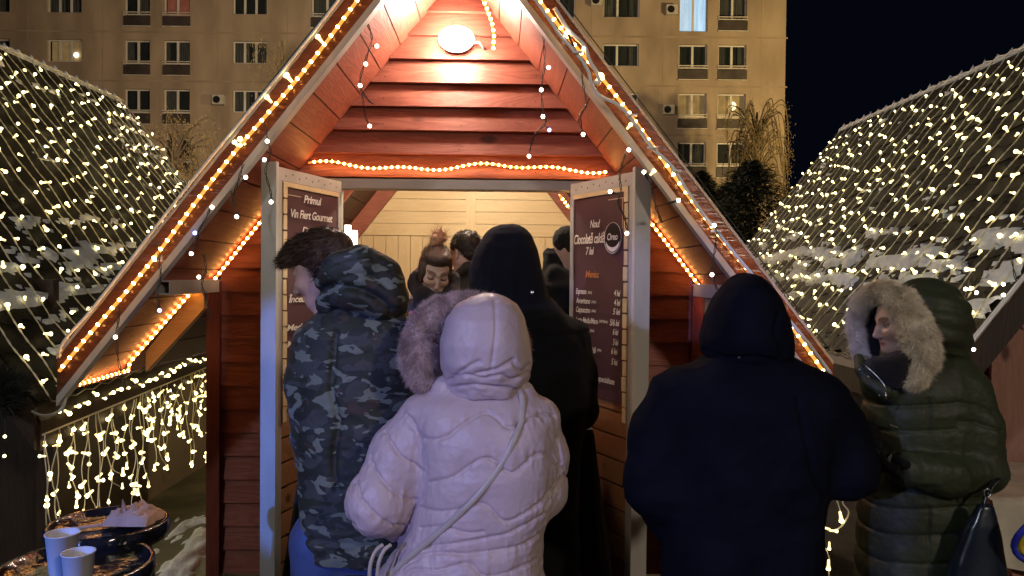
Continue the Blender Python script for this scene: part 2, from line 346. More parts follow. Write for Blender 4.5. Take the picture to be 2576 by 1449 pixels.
for (a, b, c, d, t, k, pa) in wins:
    lit = {(1700, -1): 'lit_cool', (1700, 1): 'lit_warm', (1799, 1): 'lit_warm', (410, -1): 'lit_red', (118, 0): 'lit_warm'}.get((pa, k))
    fr = MB(); y0, y1 = BY + 0.17, BY + 0.25; fw = 0.07
    zb = c if t != 'fr' else (c if (pa, k) == (1700, -1) else c + (d - c) * 0.36)
    fr.box(a, b, y0, y1, zb, zb + fw); fr.box(a, b, y0, y1, d - fw, d); fr.box(a, a + fw, y0, y1, zb + fw, d - fw); fr.box(b - fw, b, y0, y1, zb + fw, d - fw)
    cuts = {'w3': (0.33, 0.66), 'w2': (0.40,), 'fr': (0.5,), 'w1': ()}[t]
    for q in cuts: fr.box(a + (b - a) * q - 0.06, a + (b - a) * q + 0.06, y0, y1, zb + fw, d - fw)
    wn = fr.build('window', M['frame_white'], bld)
    MB().quad((a + fw, y0 + 0.03, zb + fw), (b - fw, y0 + 0.03, zb + fw), (b - fw, y0 + 0.03, d - fw), (a + fw, y0 + 0.03, d - fw)).build('pane', M['glass'], wn)
    rm = MB(); rm.quad((a, BY + 0.5, c), (b, BY + 0.5, c), (b, BY + 0.5, d), (a, BY + 0.5, d))
    rm.build('interior', M[lit or 'room'], wn)
    if not lit or lit == 'lit_cool':
        h = random.random()
        for (q0, q1) in ((0.0, random.choice((0.16, 0.28, 0.45))), (1 - random.choice((0.12, 0.25, 0.48)), 1.0)):
            if random.random() < (0.75 if not lit else 1):
                m_ = 12; cu = MB()
                for s in range(m_):
                    xa = a + (b - a) * (q0 + (q1 - q0) * s / m_); xb = a + (b - a) * (q0 + (q1 - q0) * (s + 1) / m_)
                    cu.quad((xa, BY + 0.36 + 0.04 * (s % 2), zb), (xb, BY + 0.36 + 0.04 * ((s + 1) % 2), zb), (xb, BY + 0.36 + 0.04 * ((s + 1) % 2), d), (xa, BY + 0.36 + 0.04 * (s % 2), d))
                cu.build('curtain', M['lit_cool'] if lit else M['curtain'], wn)
    if (pa, k) == (1799, 1):
        q = MB(); q.ball((a + 0.95, BY + 0.4, d - 0.6), (0.2, 0.06, 0.25)); q.build('room_lamp', glow('chandelier', (1, 0.8, 0.45), 3), wn)
    if (pa, k) == (118, 0):
        q = MB(); q.ball((a + 1.4, BY + 0.4, d - 0.75), (0.15, 0.06, 0.15)); q.build('room_lamp', glow('room_lamp', (1, 0.8, 0.7), 4), wn)
    if t == 'fr' and (pa, k) != (1700, -1):
        bp = MB(); bp.box(a - 0.03, b + 0.03, BY - 0.05, BY - 0.01, c + 0.05, c + (d - c) * 0.30); bp.build('balcony_panel', M['balcony_dark'], bld)
        rl = MB()
        for zz in (c + (d - c) * 0.33, c + (d - c) * 0.40): rl.box(a - 0.05, b + 0.05, BY - 0.09, BY - 0.05, zz - 0.025, zz + 0.025)
        rl.box(a - 0.05, b + 0.05, BY - 0.12, BY - 0.012, c + 0.003, c + 0.047); rl.build('balcony_rail', M['white_wood'], bld)
for (pa, py) in ((538, 262), (1665, 28), (1660, 276), (1478, 8)):
    x = px2x(pa); z = rowz(py); a = MB(); a.box(x, x + 0.62, BY - 0.35, BY - 0.01, z - 0.26, z + 0.26); u = a.build('air_conditioner', M['ac'], bld)
    f = MB(); f.lathe([(0.0, 0), (0.2, 0)], (0, 0, 0), 16); f.v = [(x + 0.24 + v[0], BY - 0.356, z + v[1]) for v in f.v]; f.build('fan', M['black'], u)
rf = MB(); rf.box(X0 - 0.2, X1 + 0.2, BY - 0.25, BY + 12.2, Z1 + 0.003, Z1 + 0.4); rf.build('roof', M['plaster_band'], bld)
# ---------------------------------------------------------------- trees
def weeping(px, ptop, Y, wpx, label, nbr=60, base_py=None, spread=1.0, leafm='willow_leaf'):
    top = P(px, ptop, Y); x = top.x; z = top.z; wd = wpx / F * Y / 2
    r = root('bare_tree', (x, Y, 0), label, 'tree')
    tr = MB(); tr.tube(smoothpath([(x, Y, 0), (x + 0.1, Y, z * 0.4), (x - 0.1, Y, z * 0.7), (x, Y, z * 0.96)], 5), [0.16 * (1 - i / 17) + 0.03 for i in range(16)], 7)
    lf = MB(); rr = random.Random(px)
    for i in range(nbr):
        a = rr.uniform(0, 6.28); rad = wd * math.sqrt(rr.random()); h0 = z * rr.uniform(0.55, 0.95)
        e = Vector((x + rad * math.cos(a), Y + rad * math.sin(a), min(z, h0 + rr.uniform(0.2, 1.0))))
        s = Vector((x, Y, h0 * 0.9)); dr = rr.uniform(0.8, 3.2)
        pts = smoothpath([s, (s + e) / 2 + Vector((0, 0, 0.4)), e, e + Vector((0.25 * math.cos(a), 0.25 * math.sin(a), -dr * 0.5)), e + Vector((0.3 * math.cos(a), 0.3 * math.sin(a), -dr))], 4)
        tr.tube(pts, [0.035 * (1 - j / len(pts)) + 0.006 for j in range(len(pts))], 4)
        for j in range(70):
            p = pts[rr.randrange(5, len(pts))] + Vector((rr.gauss(0, 0.14), rr.gauss(0, 0.14), rr.gauss(0, 0.2)))
            d = Vector((rr.uniform(-1, 1), rr.uniform(-1, 1), -1.5)).normalized() * 0.10; sd = d.orthogonal().normalized() * 0.018
            lf.add([p - sd, p + sd, p + d], [(0, 1, 2)])
    tr.build('trunk', M['bark'], r); o = lf.build('crown', M[leafm], r)
weeping(1905, 262, 38, 140, 'bare drooping tree lit yellow in front of the right corner of the apartment block', 110)
weeping(715, 110, 36, 150, 'thin drooping tree in front of the block just left of the red gable', 26)
weeping(440, 290, 34, 190, 'bare tree in front of the block beside the left hut roof', 45)
def conifer(px, ptop, Y, wpx, label):
    top = P(px, ptop, Y); x, z = top.x, top.z; wd = wpx / F * Y / 2; rr = random.Random(px)
    r = root('fir_tree', (x, Y, 0), label, 'tree', 'dark fir trees beyond the right hut')
    MB().tube([(x, Y, 0), (x, Y, z)], [0.12, 0.02], 7).build('trunk', M['bark'], r)
    b = MB()
    for i in range(15000):
        t = rr.random() ** 1.1; a = rr.uniform(0, 6.28); lump = 0.72 + 0.5 * mn.fractal(Vector((math.cos(a) * 1.8, math.sin(a) * 1.8, t * 9 + px)), 0.8, 2.0, 4)
        rad = wd * min(1.0, (t / 0.28) ** 0.7 + 0.08) * lump * rr.uniform(0.45, 1.0)
        p = Vector((x + rad * math.cos(a), Y + rad * math.sin(a), z * (1 - t) + rr.uniform(0, 0.3)))
        d = Vector((math.cos(a), math.sin(a), rr.uniform(-0.7, 0.5))).normalized() * rr.uniform(0.08, 0.22); s = Vector((-math.sin(a), math.cos(a), 0)) * 0.045
        b.add([p - s, p + s, p + d], [(0, 1, 2)])
    b.build('crown', M['fir'], r)
conifer(1765, 455, 24, 210, 'dark bushy fir right behind the red hut roof edge')
conifer(1890, 430, 22, 330, 'broad dark fir between the red hut and the right hut roof')
conifer(1835, 480, 26, 240, 'narrower dark fir, the hindmost of the three')
# ================================================================ HUTS
SL = 1.27; CA = math.cos(math.atan(SL)); SA = math.sin(math.atan(SL))
class Hut:
    """A-frame market hut: local x sideways, y depth (0 = front wall), z up"""
    def __init__(s, ox, oy, yaw): s.o = (ox, oy); s.c = math.cos(yaw); s.s = math.sin(yaw)
    def T(s, x, y, z): return Vector((s.o[0] + s.c * x - s.s * y, s.o[1] + s.s * x + s.c * y, z))
def warp_none(x, y): return 0.0
def shingles(T, side, ridge_z, half, y0, y1, warp, parent, name='roof', rowh=0.155, thick=0.10):
    """roof slope as overlapping scalloped rows; side = +1 right, -1 left"""
    b = MB(); Ls = half / CA; nr = int(Ls / rowh) + 1; nc = max(8, int((y1 - y0) / 0.045)); rr = random.Random(3 + side)
    def pt(sl, y, off):            # sl distance down the slope, off along the outward normal
        x = side * (sl * CA + off * SA); z = ridge_z - sl * SA + off * CA
        return T(x, y, z + warp(abs(x), y))
    for i in range(nr):
        a = i * rowh - 0.02; c = min(Ls + 0.02, (i + 1) * rowh + 0.035)
        if a > Ls: break
        top = []; bot = []; und = []
        for j in range(nc + 1):
            y = y0 + (y1 - y0) * j / nc; ph = (y / 0.19 + 0.5 * (i % 2)) % 1
            sc = 0.028 * abs(math.cos(math.pi * ph)) ** 2.5 + 0.006 * mn.noise(Vector((y * 6, i, 0)))
            top.append(pt(max(0, a), y, 0.004)); e = c - sc; lift = 0.012 + 0.005 * mn.noise(Vector((y * 4, i * 3.1, 1)))
            bot.append(pt(e, y, lift)); und.append(pt(e, y, -0.002))
        m = nc + 1; fs = []
        for j in range(nc):
            q = (j, m + j, m + j + 1, j + 1); q2 = (m + j, 2 * m + j, 2 * m + j + 1, m + j + 1)
            fs += [q, q2] if side > 0 else [q[::-1], q2[::-1]]
        b.add(top + bot + und, fs)
    # deck under the shingles
    A = [pt(0, y0, -thick), pt(Ls, y0, -thick), pt(Ls, y1, -thick), pt(0, y1, -thick)]; B = [pt(0, y0, -0.003), pt(Ls, y0, -0.003), pt(Ls, y1, -0.003), pt(0, y1, -0.003)]
    b.hexa(A, B)
    return b.build(name, M['shingle'], parent), pt
def snow_on_roof(pt, y0, y1, Ls, dens, thr, seed, name='snow', bands=()):
    b = MB(); nu = int(Ls / 0.022); nv = int((y1 - y0) / 0.028); H = np.zeros((nu + 1, nv + 1))
    for i in range(nu + 1):
        for j in range(nv + 1):
            sl = Ls * i / nu; y = y0 + (y1 - y0) * j / nv
            q = mn.fractal(Vector((sl * 7.5, y * 2.4 + seed, seed)), 0.5, 2.0, 7)
            w_ = sum(a_ * math.exp(-((sl - c_ - 0.05 * math.sin(y * 2 + seed)) / s_) ** 2) for (c_, s_, a_) in bands)
            H[i, j] = q * 0.75 + w_ - thr + 0.10 * math.sin(sl / 0.155 * 2 * math.pi)
    vs = []; 
    for i in range(nu + 1):
        for j in range(nv + 1):
            h = H[i, j]; sl = Ls * i / nu; y = y0 + (y1 - y0) * j / nv
            vs.append(pt(sl, y, 0.020 + min(0.020, h * 0.07) if h > 0 else 0.0))
    fs = []
    for i in range(nu):
        for j in range(nv):
            if max(H[i, j], H[i + 1, j], H[i, j + 1], H[i + 1, j + 1]) > 0:
                fs.append((i * (nv + 1) + j, (i + 1) * (nv + 1) + j, (i + 1) * (nv + 1) + j + 1, i * (nv + 1) + j + 1))
    b.add(vs, fs); return b
def lap_wall(b, T, x0f, x1f, z0, z1, step=0.127, y=0.0, th=0.040, gap=0.0):
    """lapped boards facing -y; x0f/x1f give the ends at a height"""
    z = z0
    while z < z1 - 0.01:
        zt = min(z + step, z1); a0, a1, c0, c1 = x0f(z), x1f(z), x0f(zt), x1f(zt)
        if a1 - a0 < 0.02: break
        if c1 < c0: c0 = c1 = (c0 + c1) / 2
        b.hexa([T(a0, y - th, z), T(a1, y - th, z), T(a1, y + 0.004, z), T(a0, y + 0.004, z)], [T(c0, y - 0.005, zt), T(c1, y - 0.005, zt), T(c1, y + 0.004, zt), T(c0, y + 0.004, zt)])
        z = zt
# ---- the red hut
h = Hut(-0.2935, 4.2, R(1.0)); T = h.T
hut = root('market_hut', T(0, 0, 0), 'red stained timber hut with steep gable roof outlined in amber rope light, in the middle', 'hut', 'timber market huts')
RZ = 3.28; HALF = 1.71; YF = -0.73; YB = 2.25; WX = 1.34
gz = lambda x: RZ - SL * abs(x)
# gable boards
b = MB(); Z0 = 2.165
lap_wall(b, T, lambda z: -(RZ - z) / SL - 0.03, lambda z: (RZ - z) / SL + 0.03, Z0, RZ - 0.02)
nb_ = len(b.f); z = Z0 + 0.03
while z < RZ - 0.15:
    for x_ in np.arange(-0.8, 0.81, 0.4):
        if abs(x_) < (RZ - z) / SL - 0.03: q = T(x_ + random.uniform(-0.02, 0.02), -0.036, z + random.uniform(-0.01, 0.02)); b.ball(q, (0.0035, 0.002, 0.0035), 6, 3)
    z += 0.127
go_ = b.build('gable_wall', M['red_wood'], hut); go_.data.materials.append(M['black']); go_.data.polygons.foreach_set('material_index', [0] * nb_ + [1] * (len(b.f) - nb_))
bb = MB(); bb.hexa([T(-0.82, 0.006, Z0), T(0.82, 0.006, Z0), T(0.82, 0.05, Z0), T(-0.82, 0.05, Z0)], [T(-0.02, 0.006, RZ - 0.05), T(0.02, 0.006, RZ - 0.05), T(0.02, 0.05, RZ - 0.05), T(-0.02, 0.05, RZ - 0.05)])
bb.build('gable_lining', M['pine'], hut)
# side parts of the front wall
OL, OR_ = -0.635, 0.625        # door opening
b = MB(); lap_wall(b, T, lambda z: -WX + 0.065, lambda z: min(OL - 0.05, (RZ - z) / SL), 0.02, Z0, 0.127, th=0.019)
wo = b.build('wall', M['red_wood'], hut)
# clip: the boards under the roof slope are hidden inside it
b = MB(); lap_wall(b, T, lambda z: OR_ + 0.05, lambda z: WX - 0.065, 0.02, Z0, 0.127, th=0.019)
b.build('wall', M['red_wood'], hut)
for sx in (-1, 1):
    b = MB(); zt = gz(WX) + 0.02
    b.box(sx * WX - 0.07 * (sx > 0), sx * WX + 0.07 * (sx < 0), -0.045, 0.03, 0.0, zt, T); b.build('corner_post', M['red_wood_z'], hut)
    b = MB(); b.box(sx * WX - 0.02 if sx > 0 else sx * WX, sx * WX if sx > 0 else sx * WX + 0.02, 0.032, YB - 0.05, 0.0, zt + 0.02, T); b.build('side_wall', M['red_wood_y'], hut)
# door jambs and header
b = MB(); b.box(OL - 0.05, OL, -0.06, 0.06, 0.0, Z0 - 0.065, T); b.build('jamb', M['white_wood'], hut)
b = MB(); b.box(OR_, OR_ + 0.05, -0.06, 0.06, 0.0, Z0 - 0.065, T); b.build('jamb', M['white_wood'], hut)
b = MB(); b.box(OL - 0.05, OR_ + 0.05, -0.06, 0.06, Z0 - 0.062, Z0 - 0.012, T); b.box(OL - 0.05, OR_ + 0.05, 0.02, 0.05, Z0 - 0.011, Z0 + 0.03, T); b.build('header', M['white_metal'], hut)
# roof slopes
for side in (-1, 1):
    o, pt = shingles(T, side, RZ + 0.17, HALF, YF, YB, warp_none, hut)
    # visible boards of the underside
    b = MB(); Ls = HALF / CA; k = 0; s = 0.0
    while s < Ls:
        e = min(s + 0.165, Ls)
        f = lambda sl, y, off: T(side * (sl * CA + off * SA), y, RZ - sl * SA + off * CA)
        b.hexa([f(s, YF + 0.03, 0), f(e, YF + 0.03, 0), f(e, -0.001, 0), f(s, -0.001, 0)], [f(s, YF + 0.03, 0.02), f(e, YF + 0.03, 0.02), f(e, -0.001, 0.02), f(s, -0.001, 0.02)])
        s += 0.172
    b.build('soffit', M['red_wood_y'], hut)
    b = MB(); s = 0.0
    while s < Ls:
        e = min(s + 0.165, Ls)
        b.hexa([f(s, 0.06, 0.0), f(e, 0.06, 0.0), f(e, YB - 0.1, 0), f(s, YB - 0.1, 0)], [f(s, 0.06, 0.02), f(e, 0.06, 0.02), f(e, YB - 0.1, 0.02), f(s, YB - 0.1, 0.02)]); s += 0.172
    b.build('ceiling_boards', M['dark_soffit'], hut)
    def rake(a0, a1, y0, y1, x0=0.0, x1=HALF + 0.02):
        b = MB()
        b.hexa([T(side * x0, y0, RZ + a0 - SL * x0), T(side * x1, y0, RZ + a0 - SL * x1), T(side * x1, y1, RZ + a0 - SL * x1), T(side * x0, y1, RZ + a0 - SL * x0)],
               [T(side * x0, y0, RZ + a1 - SL * x0), T(side * x1, y0, RZ + a1 - SL * x1), T(side * x1, y1, RZ + a1 - SL * x1), T(side * x0, y1, RZ + a1 - SL * x0)])
        return b
    rake(0.012, 0.172, YF - 0.025, YF).build('fascia', M['fascia_wood'], hut)
    rake(-0.035, 0.009, YF - 0.03, YF + 0.026).build('fascia_edge', M['white_metal'], hut)
    rake(0.175, 0.192, YF - 0.03, YF + 0.05).build('drip_edge', M['white_metal'], hut)
    for yy in (0.95, YB - 0.22):
        b = rake(-0.19 if yy > 1 else -0.12, -0.004, yy, yy + 0.06, 0.0, WX - 0.02); b.build('rafter', M['red_wood'], hut)
    # rafter end under the eave, pale wood
    b = MB(); b.hexa([T(side * (WX + 0.0), -0.62, gz(WX) - 0.10), T(side * (HALF - 0.02), -0.62, gz(HALF) - 0.10), T(side * (HALF - 0.02), -0.56, gz(HALF) - 0.10), T(side * WX, -0.56, gz(WX) - 0.10)],
                     [T(side * WX, -0.62, gz(WX) - 0.005), T(side * (HALF - 0.02), -0.62, gz(HALF) - 0.005), T(side * (HALF - 0.02), -0.56, gz(HALF) - 0.005), T(side * WX, -0.56, gz(WX) - 0.005)])
    # projecting square tube under the slope
    xt = side * (WX - 0.035); zt = gz(WX) + 0.02
    b = MB(); t_ = 0.007; wd = 0.033; y0, y1 = -0.66, -0.03
    zc = 1.575
    for (xa, xb, za, zb) in ((-wd, wd, -wd, -wd + t_), (-wd, wd, wd - t_, wd), (-wd, -wd + t_, -wd + t_, wd - t_), (wd - t_, wd, -wd + t_, wd - t_)):
        b.box(xt + xa, xt + xb, y0, y1, zc + za, zc + zb, T)
    b.build('bracket_tube', M['white_metal'], hut)
# pale rafters beside the left and right wall, seen under the slope
for side in (-1, 1):
    b = MB(); xa, xb = WX - 0.03, HALF - 0.10
    b.hexa([T(side * xa, -0.16, gz(xa) - 0.16), T(side * xb, -0.16, gz(xb) - 0.11), T(side * xb, -0.10, gz(xb) - 0.11), T(side * xa, -0.10, gz(xa) - 0.16)],
           [T(side * xa, -0.16, gz(xa) - 0.006), T(side * xb, -0.16, gz(xb) - 0.006), T(side * xb, -0.10, gz(xb) - 0.006), T(side * xa, -0.10, gz(xa) - 0.006)])
    b.build('rafter_end', M['rafter'], hut)
# interior back wall
b = MB(); z = 1.96
while z < 3.1:
    zt = z + 0.10; xw = (RZ - z) / SL; xw2 = max(0.01, (RZ - zt) / SL)
    b.hexa([T(-xw, YB - 0.13, z), T(xw, YB - 0.13, z), T(xw, YB - 0.10, z), T(-xw, YB - 0.10, z)], [T(-xw2, YB - 0.13, zt - 0.004), T(xw2, YB - 0.13, zt - 0.004), T(xw2, YB - 0.10, zt - 0.004), T(-xw2, YB - 0.10, zt - 0.004)]); z = zt
b.box(-1.25, 1.25, YB - 0.095, YB - 0.07, 0, 2.0, T); b.build('back_wall', M['pine'], hut)
b = MB(); x = -1.2
while x < 1.2: b.box(x, x + 0.096, YB - 0.12, YB - 0.10, 0.0, 1.955, T); x += 0.10
b.build('back_wall_boards', M['pine_z'], hut)
b = MB(); b.box(-0.05, 0.03, YB - 0.16, YB - 0.132, 1.97, 2.6, T); b.build('king_post', M['pine_z'], hut)
b = MB(); b.box(-WX + 0.03, WX - 0.03, 0.06, YB - 0.1, 0.004, 0.05, T); b.build('floor', M['door_plank'], hut)
b = MB(); b.box(-1.02, 1.02, 1.0, 1.05, 2.02, 2.07, T); 
# door leaves
class Leaf:
    def __init__(s, A, B): s.A = Vector((A[0], A[1], 0)); s.B = Vector((B[0], B[1], 0)); s.X = (s.B - s.A).normalized(); s.W = (s.B - s.A).length; s.N = Vector((-s.X.y, s.X.x, 0))
    def T(s, u, v, z): return s.A + s.X * u + s.N * v + Vector((0, 0, z))
    def hit(s, px, py):
        o = Vector((0, 0, 1.65)); d = P(px, py, 1.0) - o; t = (s.A - o).dot(s.N) / d.dot(s.N); p = o + d * t
        return (p - s.A).dot(s.X), p.z
LL = Leaf(P(699, 700, 3.56), P(858, 700, 4.13)); RL = Leaf(P(1433, 700, 4.15), P(1590, 700, 3.62))
DT = 2.135
for lf, lab in ((LL, 'left'), (RL, 'right')):
    W_ = lf.W; nearleft = lf is LL
    b = MB(); z = 0.05; 
    while z < DT - 0.10:
        zt = min(z + 0.115, DT - 0.085); b.box(0.035, W_ - 0.035, 0.012, 0.035, z, zt - 0.007, lf.T); z += 0.118 if zt < DT - 0.09 else 9
    d = b.build('door', M['door_plank'], hut)
    b = MB(); b.box(0.034, W_ - 0.034, 0.036, 0.046, 0.05, DT - 0.08, lf.T); b.build('door_backing', M['dark_soffit'], d)
    b = MB(); fw = 0.034
    b.box(0, W_, 0.0, 0.06, DT - 0.060, DT, lf.T); b.box(0, fw, 0.0, 0.06, 0.03, DT - 0.061, lf.T); b.box(W_ - fw, W_, 0, 0.06, 0.03, DT - 0.061, lf.T)
    fo = b.build('door_frame', M['white_metal'], d)
    b = MB()                                          # free edge faced with a wide pale board
    if nearleft: b.box(-0.022, -0.002, -0.004, 0.075, 0.02, DT + 0.02, lf.T)
    else: b.box(W_ + 0.002, W_ + 0.022, -0.004, 0.085, 0.02, DT + 0.02, lf.T)
    b.build('door_edge', M['white_wood'], d)
    b = MB()
    for i in range(9):
        u = 0.06 + (W_ - 0.12) * i / 8; b.lathe([(0.0, 0), (0.005, 0)], (0, 0, 0), 8); k = len(b.v) - 16
        b.v[k:] = [tuple(lf.T(u + q[0], -0.0015, DT - 0.036 + 0.012 * (i % 2) + q[1])) for q in b.v[k:]]
    b.build('rivet_holes', M['black'], d)
    b = MB()
    for i in range(15):                               # torn pale laths beside the poster
        z = 0.95 + i * 0.075
        if nearleft: b.box(0.036, 0.062 + 0.008 * random.random(), -0.006, 0.011, z, z + 0.066, lf.T)
        else: b.box(W_ - 0.062 - 0.008 * random.random(), W_ - 0.036, -0.006, 0.011, z, z + 0.066, lf.T)
    b.box(0.036, W_ - 0.036, -0.004, 0.011, DT - 0.084, DT - 0.062, lf.T)
    b.build('lath', M['pine'], d)
# posters
def flat_text(txt, lf, px0, px1, py, mtl, parent, name='lettering', hscale=1.0, v=-0.006, mark=None):
    """text whose ends fall at the measured places on the leaf"""
    pc = (px0 + px1) / 2; u0, z0 = lf.hit(px0, py); u1, z1 = lf.hit(px1, py); 
    cu = bpy.data.curves.new('t', 'FONT'); cu.body = txt; cu.size = 1; cu.shear = 0.22; cu.offset = 0.018; cu.align_x = 'LEFT'; cu.resolution_u = 3; cu.space_character = 0.92
    to = bpy.data.objects.new('t', cu); COL.objects.link(to); dg = bpy.context.evaluated_depsgraph_get(); dg.update()
    me = bpy.data.meshes.new_from_object(to.evaluated_get(dg)); bpy.data.objects.remove(to)
    n = len(me.vertices); a = np.empty(n * 3, np.float32); me.vertices.foreach_get('co', a); a = a.reshape(-1, 3)
    x0, x1 = a[:, 0].min(), a[:, 0].max(); sx = (u1 - u0) / (x1 - x0); sy = (lf.hit(pc, py)[1] - lf.hit(pc, py + hscale * 10)[1]) / 0.70
    zc = (z0 + z1) / 2
    w_ = np.array([lf.T(u0 + (p[0] - x0) * sx, v, zc + (p[1] - 0.35) * sy)[:] for p in a], np.float32)
    me.vertices.foreach_set('co', w_.ravel()); me.update(); me.materials.clear(); me.materials.append(mtl)
    return place(name, me, parent)
def poster(lf, uA, uB, zb, zt, label, curl):
    r = root('poster', lf.T((uA + uB) / 2, 0, zb), label, 'poster', 'menu posters on the hut doors')
    b = MB(); nu, nz = 14, 40; vs = []; 
    for i in range(nu + 1):
        for j in range(nz + 1):
            q = j / nz; wv = 0.0; u = uA + (uB - uA) * i / nu
            s = (i / nu if curl > 0 else 1 - i / nu)
            if s > 0.7: u += curl * 0.010 * ((s - 0.7) / 0.3) * math.sin(q * 9 + 1)
            vs.append(lf.T(u, 0.004 + 0.0035 * math.sin(q * 9 + 1) * s, zb + (zt - zb) * q))
    b.add(vs, [(i * (nz + 1) + j, (i + 1) * (nz + 1) + j, (i + 1) * (nz + 1) + j + 1, i * (nz + 1) + j + 1) for i in range(nu) for j in range(nz)])
    b.build('sheet', M['poster'], r, True); return r
def bars(lf, segs, parent, m='cream_line', t=0.0018, v=-0.004):
    b = MB()
    for (pa, ya, pb, yb) in segs:
        a = lf.hit(pa, ya); c = lf.hit(pb, yb)
        if abs(a[1] - c[1]) < abs(a[0] - c[0]) : b.box(min(a[0], c[0]), max(a[0], c[0]), v, v + 0.001, (a[1] + c[1]) / 2 - t, (a[1] + c[1]) / 2 + t, lf.T)
        else: b.box((a[0] + c[0]) / 2 - t, (a[0] + c[0]) / 2 + t, v - 0.0006, v + 0.0004, min(a[1], c[1]), max(a[1], c[1]), lf.T)
    return b.build('border_line', M[m], parent)
pl = poster(LL, 0.066, LL.W - 0.01, 1.115, DT - 0.087, 'dark brown poster headed Primul Vin Fiert Gourmet on the left door leaf', -1)
flat_text('Primul', LL, 762, 806, 504, M['cream_print'], pl, hscale=1.9)
flat_text('Vin Fiert Gourmet', LL, 729, 834, 543, M['cream_print'], pl, hscale=2.0)
flat_text('Di', LL, 758, 776, 579, M['cream_print'], pl, hscale=1.5)
flat_text('Încearcă', LL, 724, 792, 751, M['cream_print'], pl, hscale=1.6)
flat_text('Mediu', LL, 719, 770, 822, M['cream_print'], pl, hscale=1.5)
flat_text('Mare', LL, 719, 764, 863, M['cream_print'], pl, hscale=1.5)
bars(LL, [(716, 487, 756, 497), (717, 487, 717, 548), (712, 808, 712, 880)], pl)
pr_ = poster(RL, 0.006, RL.W - 0.066, 1.03, DT - 0.087, 'purple menu poster headed Nou with coffee prices in lei on the right door leaf', 1)
def rd(x, y): return (2200 + x / 1.61) * 0.6389, (750 + y / 1.61) * 0.6389      # from a measured enlargement
def rt(txt, x0, x1, y, hs=1.9, m='cream_print'):
    a = rd(x0, y); c = rd(x1, y); flat_text(txt, RL, a[0], c[0], a[1], M[m], pr_, hscale=hs)
rt('Nou!', 205, 268, 210, 1.9); rt('Ciocolată caldă', 104, 300, 305, 2.4); rt('Oreo', 314, 380, 292, 1.7); rt('7 lei', 178, 229, 382, 1.9)
rt('Meniu:', 176, 262, 530, 1.7, 'orange_print')
for nm, sm, pz, y, x1_, xs_ in (('Espresso', '(30ml)', '4 lei', 638, 182, 216), ('Americano', '(100ml)', '4 lei', 698, 206, 243), ('Cappuccino', '(180ml)', '5 lei', 755, 206, 241), ('Latte Mediu/Mare', '(240/300ml)', '5/6 lei', 822, 254, 315),
                      ('Macchiato', '(200ml)', '6 lei', 880, 196, 231), ('Ceai', '', '5 lei', 945, 160, 0), ('Ciocolată caldă', '(180ml)', '6 lei', 1003, 242, 276), ('Lapte', '', '5 lei', 1070, 232, 0)):
    x0_ = {'Ceai': 116, 'Latte Mediu/Mare': 116, 'Macchiato': 116}.get(nm, 116)
    if y > 940: x0_ = 120
    if nm == 'Lapte': x0_, x1_ = 120, 170
    rt(nm, x0_, x1_, y, 1.35)
    if sm: rt(sm, x1_ + 8, xs_, y + 8, 0.65)
    rt(pz, {'5/6 lei': 330}.get(pz, 357 if y < 720 else 350 if y < 1000 else 340), {'5/6 lei': 391}.get(pz, 397 if y < 800 else 385 if y < 1000 else 380), y + 12 if y < 800 else y + 16, 1.55)
rt('de specialitate', 230, 360, 1198, 1.4)
b = MB(); cx_, cz_ = RL.hit(*rd(345, 300)); ru = 0.075; rz = 0.125
ring = [RL.T(cx_ + ru * math.cos(a_ * 0.1963), -0.0035, cz_ + ru * math.sin(a_ * 0.1963)) for a_ in range(33)]
b.tube(ring, 0.0016, 4, False); b.build('cookie_outline', M['cream_print'], pr_)
b = MB(); b.lathe([(0, 0), (ru * 0.86, 0)], (0, 0, 0), 24); b.v = [tuple(RL.T(cx_ + q[0], -0.0022, cz_ + 0.004 + q[1])) for q in b.v]; b.build('cookie', M['black'], pr_)
b = MB(); vs = []
for i in range(17):
    a_ = R(205 + 130 * i / 16); vs += [RL.T(cx_ + ru * 0.9 * math.cos(a_), -0.0035, cz_ + ru * 0.9 * math.sin(a_)), RL.T(cx_ + ru * 0.86 * math.cos(a_), -0.0035, cz_ + 0.006 + ru * 0.70 * math.sin(a_))]
b.add(vs, [(2 * i, 2 * i + 2, 2 * i + 3, 2 * i + 1) for i in range(16)]); b.build('cookie_cream', M['cream_print'], pr_)
bars(RL, [(*rd(318, 60), *rd(418, 46)), (*rd(416, 48), *rd(402, 240)), (*rd(92, 572), *rd(98, 770)), (*rd(196, 1304), *rd(232, 1304))], pr_)
# ---- lamp in the gable
lp = P(1148, 98, 4.07)
lr = root('bulkhead_lamp', T(lp.x + 0.2935, -0.02, lp.z), 'glowing oval bulkhead lamp fixed high on the red gable boards', 'lamp')
b = MB(); ax = T(1, 0, 0) - T(0, 0, 0)
b.ball(lp, (0.092, 0.045, 0.066), 24, 14); b.build('glass', M['lamp'], lr, True)
b = MB(); c0 = lp + Vector((0, 0.048, 0)); b.ball(c0, (0.084, 0.04, 0.060), 24, 10); b.build('base', M['white_metal'], lr, True)
b = MB(); b.tube(smoothpath([lp + Vector((0.09, 0.07, 0)), lp + Vector((0.115, 0.06, 0.0)), lp + Vector((0.14, 0.09, -0.02)), lp + Vector((0.15, 0.13, -0.02))], 5), 0.006, 6); b.build('cable', M['white_metal'], lr)
